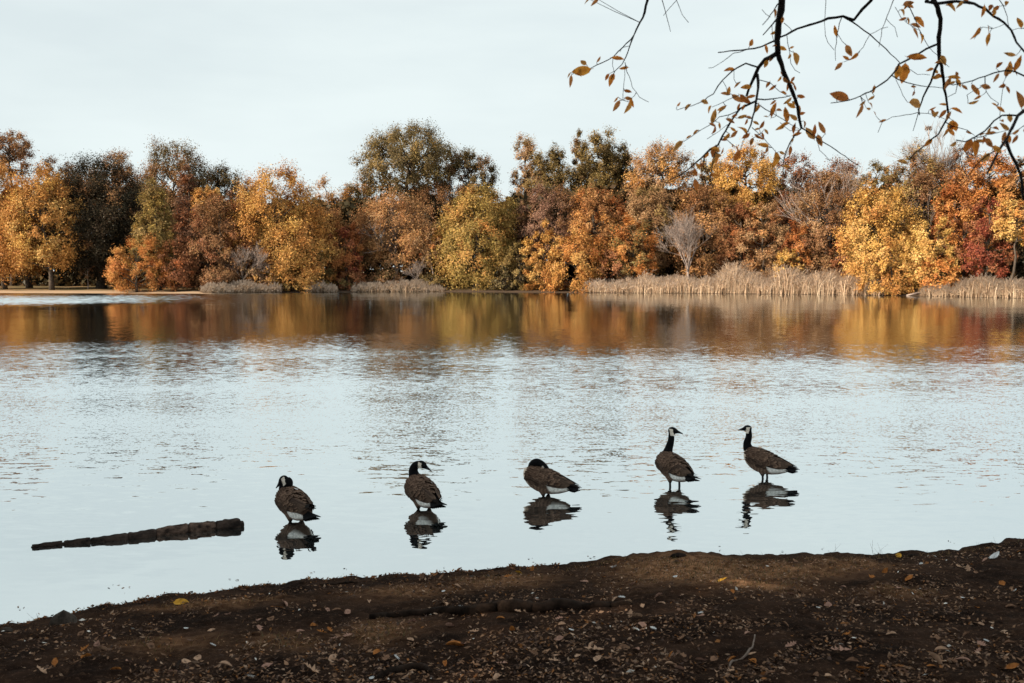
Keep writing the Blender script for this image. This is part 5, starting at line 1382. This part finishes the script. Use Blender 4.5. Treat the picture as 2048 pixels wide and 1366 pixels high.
def zone(px, py):
    ed = float(np.interp(px, [p[0] for p in near_px], [p[1] for p in near_px]))
    if py < ed + 22: return ('at the waterline below the log' if px < 520 else 'at the waterline below the second goose' if px < 900 else 'at the waterline below the tucked goose' if px < 1200 else 'on the grassy lip below the tall geese' if px < 1700 else 'on the high lip of the bank at the right')
    if py < 1215: return ('on dark soil left of the long root' if px < 700 else 'on the soil between waterline and long root' if px < 1280 else 'on the tan grass patch under the tall geese' if px < 1700 else 'on the bare slope at the right edge')
    if py < 1285: return ('on the lower left mud' if px < 700 else 'around the long exposed root' if px < 1340 else 'on the bare mud right of the long root' if px < 1720 else 'on the dark mud at the right edge')
    return ('in the lower left corner of the bank' if px < 560 else 'along the bottom edge below the long root' if px < 1340 else 'beside the thin curved vine near the bottom' if px < 1620 else 'in the lower right corner of the bank')

def fallen_leaves():
    rng = np.random.default_rng(314)
    KIND = {'tan': ('pale tan', [(.42, .26, .17), (.50, .32, .215)]), 'brown': ('dull brown', [(.19, .105, .066), (.26, .145, .088)]), 'orange': ('rusty orange', [(.34, .12, .03), (.40, .16, .045)]), 'yellow': ('yellow', [(.55, .28, .03), (.62, .33, .05)]), 'pink': ('pinkish brown', [(.34, .195, .145), (.42, .245, .18)])}
    lib = {}
    for k, (nm, cc) in KIND.items():
        lib[k] = [leaf_mesh('fallen_leaf', rng, M_DRY, ratio=r, bend=b, fold=f_, cols=cc, petiole=.2) for r, b, f_ in ((.45, .35, .3), (.55, -.25, .2), (.38, .1, .5), (.6, .3, .1))] + [oak_leaf('fallen_leaf', rng, cc, M_DRY) for _ in range(2)]
    def put(px, py, len_px, kind, label, var=None, yaw=None, tilt=.3, stand=0.0, group=None, name='fallen_leaf'):
        p = bank_at(px, py); p.z += .010
        o = link(name, lib[kind][int(rng.integers(0, 6)) if var is None else var])
        s = len_px * p.y / F
        M_ = ground_frame(p, rng, yaw, tilt)
        if stand: M_ = M_ @ Matrix.Rotation(-stand, 4, 'Y')
        o.matrix_world = M_ @ Matrix.Scale(s, 4) @ Matrix.Translation((-.5, 0, 0.05))
        tag(o, label, 'leaf', group or 'fallen leaves on the bank')
    # leaves that stand out
    put(363, 1205, 34, 'yellow', 'large golden leaf at the waterline below the log', 3, 0)
    put(1797, 1111, 20, 'yellow', 'round bright yellow leaf on the lip of the bank at right', 3, 1.2, .1, .7)
    put(1038, 1144, 18, 'yellow', 'yellow leaf at the waterline, left of the upright orange scrap', 3, .4)
    put(1065, 1138, 18, 'orange', 'upright rusty orange leaf at the waterline below the tucked goose', 4, 1.4, .2, 1.0)
    put(843, 1156, 24, 'brown', 'dark brown leaf standing on edge at the waterline below the second goose', 4, 1.5, .2, 1.3)
    put(862, 1157, 24, 'brown', 'curled dark leaf lying right of the one standing on edge', 5, .3, .2, .7)
    put(884, 1157, 18, 'brown', 'small dark curled leaf, rightmost of the trio at the waterline', 1, .2, .2, .5)
    put(1445, 1168, 22, 'yellow', 'amber leaf on the tan grass under the tall geese', 1, 0)
    put(912, 1297, 44, 'orange', 'long orange-edged leaf lying flat below the long root', 2, .1)
    put(1187, 1306, 44, 'tan', 'broad tan leaf with orange tip near the bottom centre', 5, .1)
    put(1270, 1241, 34, 'tan', 'pale curled leaf right of the end of the long root', 1, .5)
    put(1262, 1234, 26, 'tan', 'upright pale leaf scrap touching the end of the long root', 4, 1.2, .2, .8)
    put(1002, 1240, 20, 'orange', 'small orange leaf lying against the long root', 0, .2)
    put(1680, 1314, 46, 'pink', 'wide pinkish-brown leaf right of the curved vine', 5, .0)
    put(1769, 1339, 22, 'orange', 'bright orange leaf in the lower right corner', 3, .3)
    put(1870, 1332, 44, 'tan', 'long pale sliver of a leaf in the lower right corner', 2, .05)
    put(1360, 1341, 24, 'pink', 'rounded pinkish leaf near the lower end of the vine', 3, 0)
    put(1465, 1190, 14, 'orange', 'small orange leaf on bare mud above the vine', 3)
    put(1954, 1217, 18, 'orange', 'orange leaf on the mud near the right edge', 3)
    put(2002, 1172, 22, 'orange', 'rusty leaf on the bare slope at the right edge', 1)
    put(1937, 1142, 22, 'tan', 'pale curled leaf on the bare slope at the right edge', 4, 1, .3, .5)
    put(2040, 1104, 22, 'orange', 'orange leaf on the high lip at the right edge', 3)
    put(643, 1271, 24, 'orange', 'orange leaf on the mud left of the root', 4)
    put(452, 1336, 30, 'tan', 'tan leaf in the bottom left mud', 2, .3)
    put(622, 1352, 44, 'tan', 'large lobed tan leaf at the bottom left of centre', 4, .2)
    put(1016, 1155, 18, 'orange', 'rust leaf just below the yellow one at the waterline', 4)
    put(1665, 1362, 40, 'tan', 'pale leaf cut by the bottom edge right of the vine', 0, .3)
    put(1340, 1318, 22, 'orange', 'orange leaf above the rounded pinkish one', 3)
    put(1505, 1316, 18, 'tan', 'hooked tan leaf beside the vine', 1)
    # the many ordinary leaves
    n = 0; used = []
    while n < 150:
        px = rng.uniform(20, 2030); py = 1115 + 245 * rng.uniform() ** .75
        ed = float(np.interp(px, [p[0] for p in near_px], [p[1] for p in near_px]))
        if py < ed + 10 or fbm(np.array([px * .006]), np.array([py * .02]), 9, 2)[0] < rng.uniform(.25, .55): continue
        if any((px - a) ** 2 + ((py - b) * 2) ** 2 < 350 for a, b in used): continue
        used.append((px, py))
        k = rng.choice(['tan', 'brown', 'orange', 'pink'], p=[.25, .35, .12, .28])
        ln = rng.uniform(11, 22) + (py - 1115) * .05
        var = int(rng.integers(0, 6)); wd = ('broken bit of' if ln < 17 else 'small' if ln < 22 else 'fair-sized') + (' lobed ' if var > 3 else ' pointed ' if var % 2 else ' folded ')
        put(px, py, ln, k, f'{wd}{KIND[k][0]} leaf {zone(px, py)}', var=var, group='scattered dry leaves ' + zone(px, py))
        n += 1
fallen_leaves()

def white_feathers():
    rng = np.random.default_rng(55)
    m = mat_noise('white_feather', (.72, .74, .75), (.86, .87, .87), 20, rough=.9, bump=.2)
    def fmesh(L, curl, fluffy):
        fluffy = fluffy * 2
        V, Fc = [], []
        n = 8
        for i in range(n + 1):
            t = i / n; w = .26 * math.sin(math.pi * (.08 + .9 * t)) ** .7
            for e in (-1, 0, 1): V.append((t, e * w, curl * (t - .4) ** 2 + (abs(e) * w * .5)))
        for i in range(n):
            for e in range(2): Fc.append((i * 3 + e, i * 3 + e + 1, (i + 1) * 3 + e + 1, (i + 1) * 3 + e))
        for k in range(fluffy):
            t = rng.uniform(0, .8); s = rng.choice([-1, 1]); b = len(V); z = rng.uniform(.15, .5)
            V += [(t, 0, .02), (t + .07, s * .05, .03), (t + .12 * rng.normal() + .05, s * rng.uniform(.12, .3), z * .6)]; Fc.append((b, b + 1, b + 2))
        return mesh('feather', V, Fc, m)
    lib = [fmesh(1, .5, 10), fmesh(1, .9, 22), fmesh(1, -.3, 14), fmesh(1, .2, 30)]
    D = [(1228, 1136, 18, 1, 'on the grassy lip between tucked goose and tall geese'), (1243, 1199, 18, 3, 'upright on the soil above the end of the long root'), (920, 1219, 16, 2, 'resting on top of the long root at its left'), (887, 1186, 10, 0, 'on the soil midway between waterline and long root'),
         (793, 1324, 20, 3, 'on the mud near the bottom left of the second small root'), (744, 1361, 14, 1, 'beside the second small root at the bottom edge'), (425, 1296, 18, 3, 'largest on the lower left mud'), (372, 1261, 14, 0, 'on dark soil below the golden leaf'), (502, 1360, 18, 1, 'upright at the bottom edge left of centre'),
         (1272, 1263, 20, 2, 'below the end of the long root, left of an upright one'), (1306, 1263, 16, 3, 'upright, right of the flat one below the long root'), (1142, 1266, 14, 0, 'greyish, below the middle of the long root'), (1350, 1157, 12, 1, 'near the amber leaf on the tan grass'), (1402, 1232, 14, 3, 'on the mud right of the long root'),
         (1636, 1222, 12, 0, 'on the bare mud in the middle of the right half'), (1990, 1115, 28, 1, 'large, on the high lip near the right edge'), (1842, 1130, 10, 2, 'small, on the slope below the round yellow leaf'), (1972, 1286, 14, 3, 'upright in the lower right mud'), (1925, 1200, 10, 0, 'tiny, by the tan leaves on the right'), (2030, 1188, 10, 1, 'tiny, on the dark mud at the right edge')]
    for px, py, ln, k, w in D:
        p = bank_at(px, py); p.z += .012
        o = link('feather', lib[k]); s = ln * .8 * p.y / F
        o.matrix_world = ground_frame(p, rng, rng.uniform(-.6, .6) + (3.1 if rng.uniform() < .5 else 0), .35) @ Matrix.Scale(s, 4) @ Matrix.Translation((-.5, 0, 0))
        tag(o, 'white down feather ' + w, 'feather', 'white feathers on the bank')
white_feathers()

def roots_and_stones():
    rng = np.random.default_rng(14)
    mr = mat_noise('root_bark', (.010, .007, .0055), (.036, .023, .017), 12, rough=.95, spec=.03, bump=.7, bscale=40, bdist=.01)
    def root(pl, label, r, name='tree_root', mat=mr, cat='root', lift=.35):
        pts, rad = [], []
        q = catmull([Vector((a, b, 0)) for a, b in pl], 5)
        for i, v in enumerate(q):
            p = bank_at(v.x, v.y); t = i / (len(q) - 1)
            rr = r * (math.sin(math.pi * (.06 + .88 * t)) ** .6) * (1 + .13 * math.sin(i * .55 + 1))
            p.z += rr * (lift + .45 * (vnoise(np.array([i * .22]), np.array([r * 99]), 2)[0] - .45)); pts.append(p); rad.append(rr)
        tb = Tubes(); tb.add(pts, rad, n=10, rough=.10, rng=rng)
        o = link(name, tb.build(name, mat)); tag(o, label, cat)
    root([(740, 1240), (800, 1232), (860, 1229), (940, 1228), (990, 1222), (1040, 1221), (1080, 1224), (1130, 1219), (1180, 1219), (1225, 1219), (1262, 1216)], 'long dark root exposed across the middle of the bank', .042)
    root([(752, 1362), (778, 1352), (812, 1343), (845, 1342), (862, 1350)], 'short humped root at the bottom edge left of centre', .024)
    root([(1510, 1276), (1508, 1284), (1502, 1303), (1488, 1316), (1470, 1326), (1460, 1335), (1454, 1345)], 'thin pale curved vine lying on the mud near the bottom', .006, 'vine', mat_noise('vine_bark', (.12, .085, .065), (.2, .15, .12), 30), 'vine', .6)
    root([(1055, 1335), (1060, 1326), (1062, 1318)], 'short dark twig standing out of the mud at bottom centre', .006, 'twig', mr, 'twig', 1.)
    root([(350, 1352), (356, 1338), (362, 1322)], 'dark stick on the lower left mud', .008, 'twig', mr, 'twig', .8)
    root([(640, 1169), (665, 1165), (690, 1163), (715, 1162)], 'thin stick lying along the waterline left of the second goose', .008, 'twig', mr, 'twig', .9)
    root([(990, 1152), (1006, 1147), (1022, 1143)], 'short stick at the waterline left of the yellow leaf', .008, 'twig', mr, 'twig', .9)
    def lump(px, py, w, h, label, name, mat, cat, seed, yaw=0.):
        p = bank_at(px, py); s = w * p.y / F / 2; hz = h * p.y / F
        bm = bmesh.new(); bmesh.ops.create_icosphere(bm, subdivisions=3, radius=1)
        for v in bm.verts:
            c = v.co; n_ = fbm(np.array([c.x * 1.6 + 7 + c.z]), np.array([c.y * 1.6 + 3 - c.z]), seed, 3)[0]
            v.co = Vector((c.x * s * (1 + .4 * (n_ - .5)), c.y * s * .6 * (1 + .4 * (n_ - .5)), (c.z if c.z > 0 else c.z * .6) * hz * (1 + .5 * (n_ - .5))))
        me = bpy.data.meshes.new(name); bm.to_mesh(me); bm.free(); me.materials.append(mat); me.polygons.foreach_set('use_smooth', np.ones(len(me.polygons), dtype=bool))
        o = link(name, me); o.location = p; o.rotation_euler = (0, 0, yaw); tag(o, label, cat)
    ms = mat_noise('wet_stone', (.035, .028, .023), (.085, .068, .056), 18, rough=.8, spec=.08, bump=.5)
    mc = mat_noise('mud_clod', (.010, .008, .007), (.03, .02, .016), 25, rough=1., spec=.02, bump=.9, bscale=60)
    lump(128, 1246, 54, 26, 'rounded dark stone at the waterline in the far left of the bank', 'stone', ms, 'stone', 4, .3)
    lump(14, 1260, 24, 8, 'small dark stone at the waterline by the left border', 'stone', ms, 'stone', 5)
    lump(1357, 1112, 34, 6, 'black clod of mud on the lip below the upright geese', 'mud_clod', mc, 'clod', 6)
    lump(1828, 1109, 26, 4, 'flat dark clod on the lip right of the round yellow leaf', 'mud_clod', mc, 'clod', 7)
    lump(944, 1151, 14, 4, 'small dark pebble at the waterline left of the short stick', 'stone', ms, 'stone', 8)
    lump(975, 1152, 0.1 + 10, 4, 'tiny dark pebble right of the small one at the waterline', 'stone', ms, 'stone', 9)
roots_and_stones()
print('leaf cards', NLEAF[0])
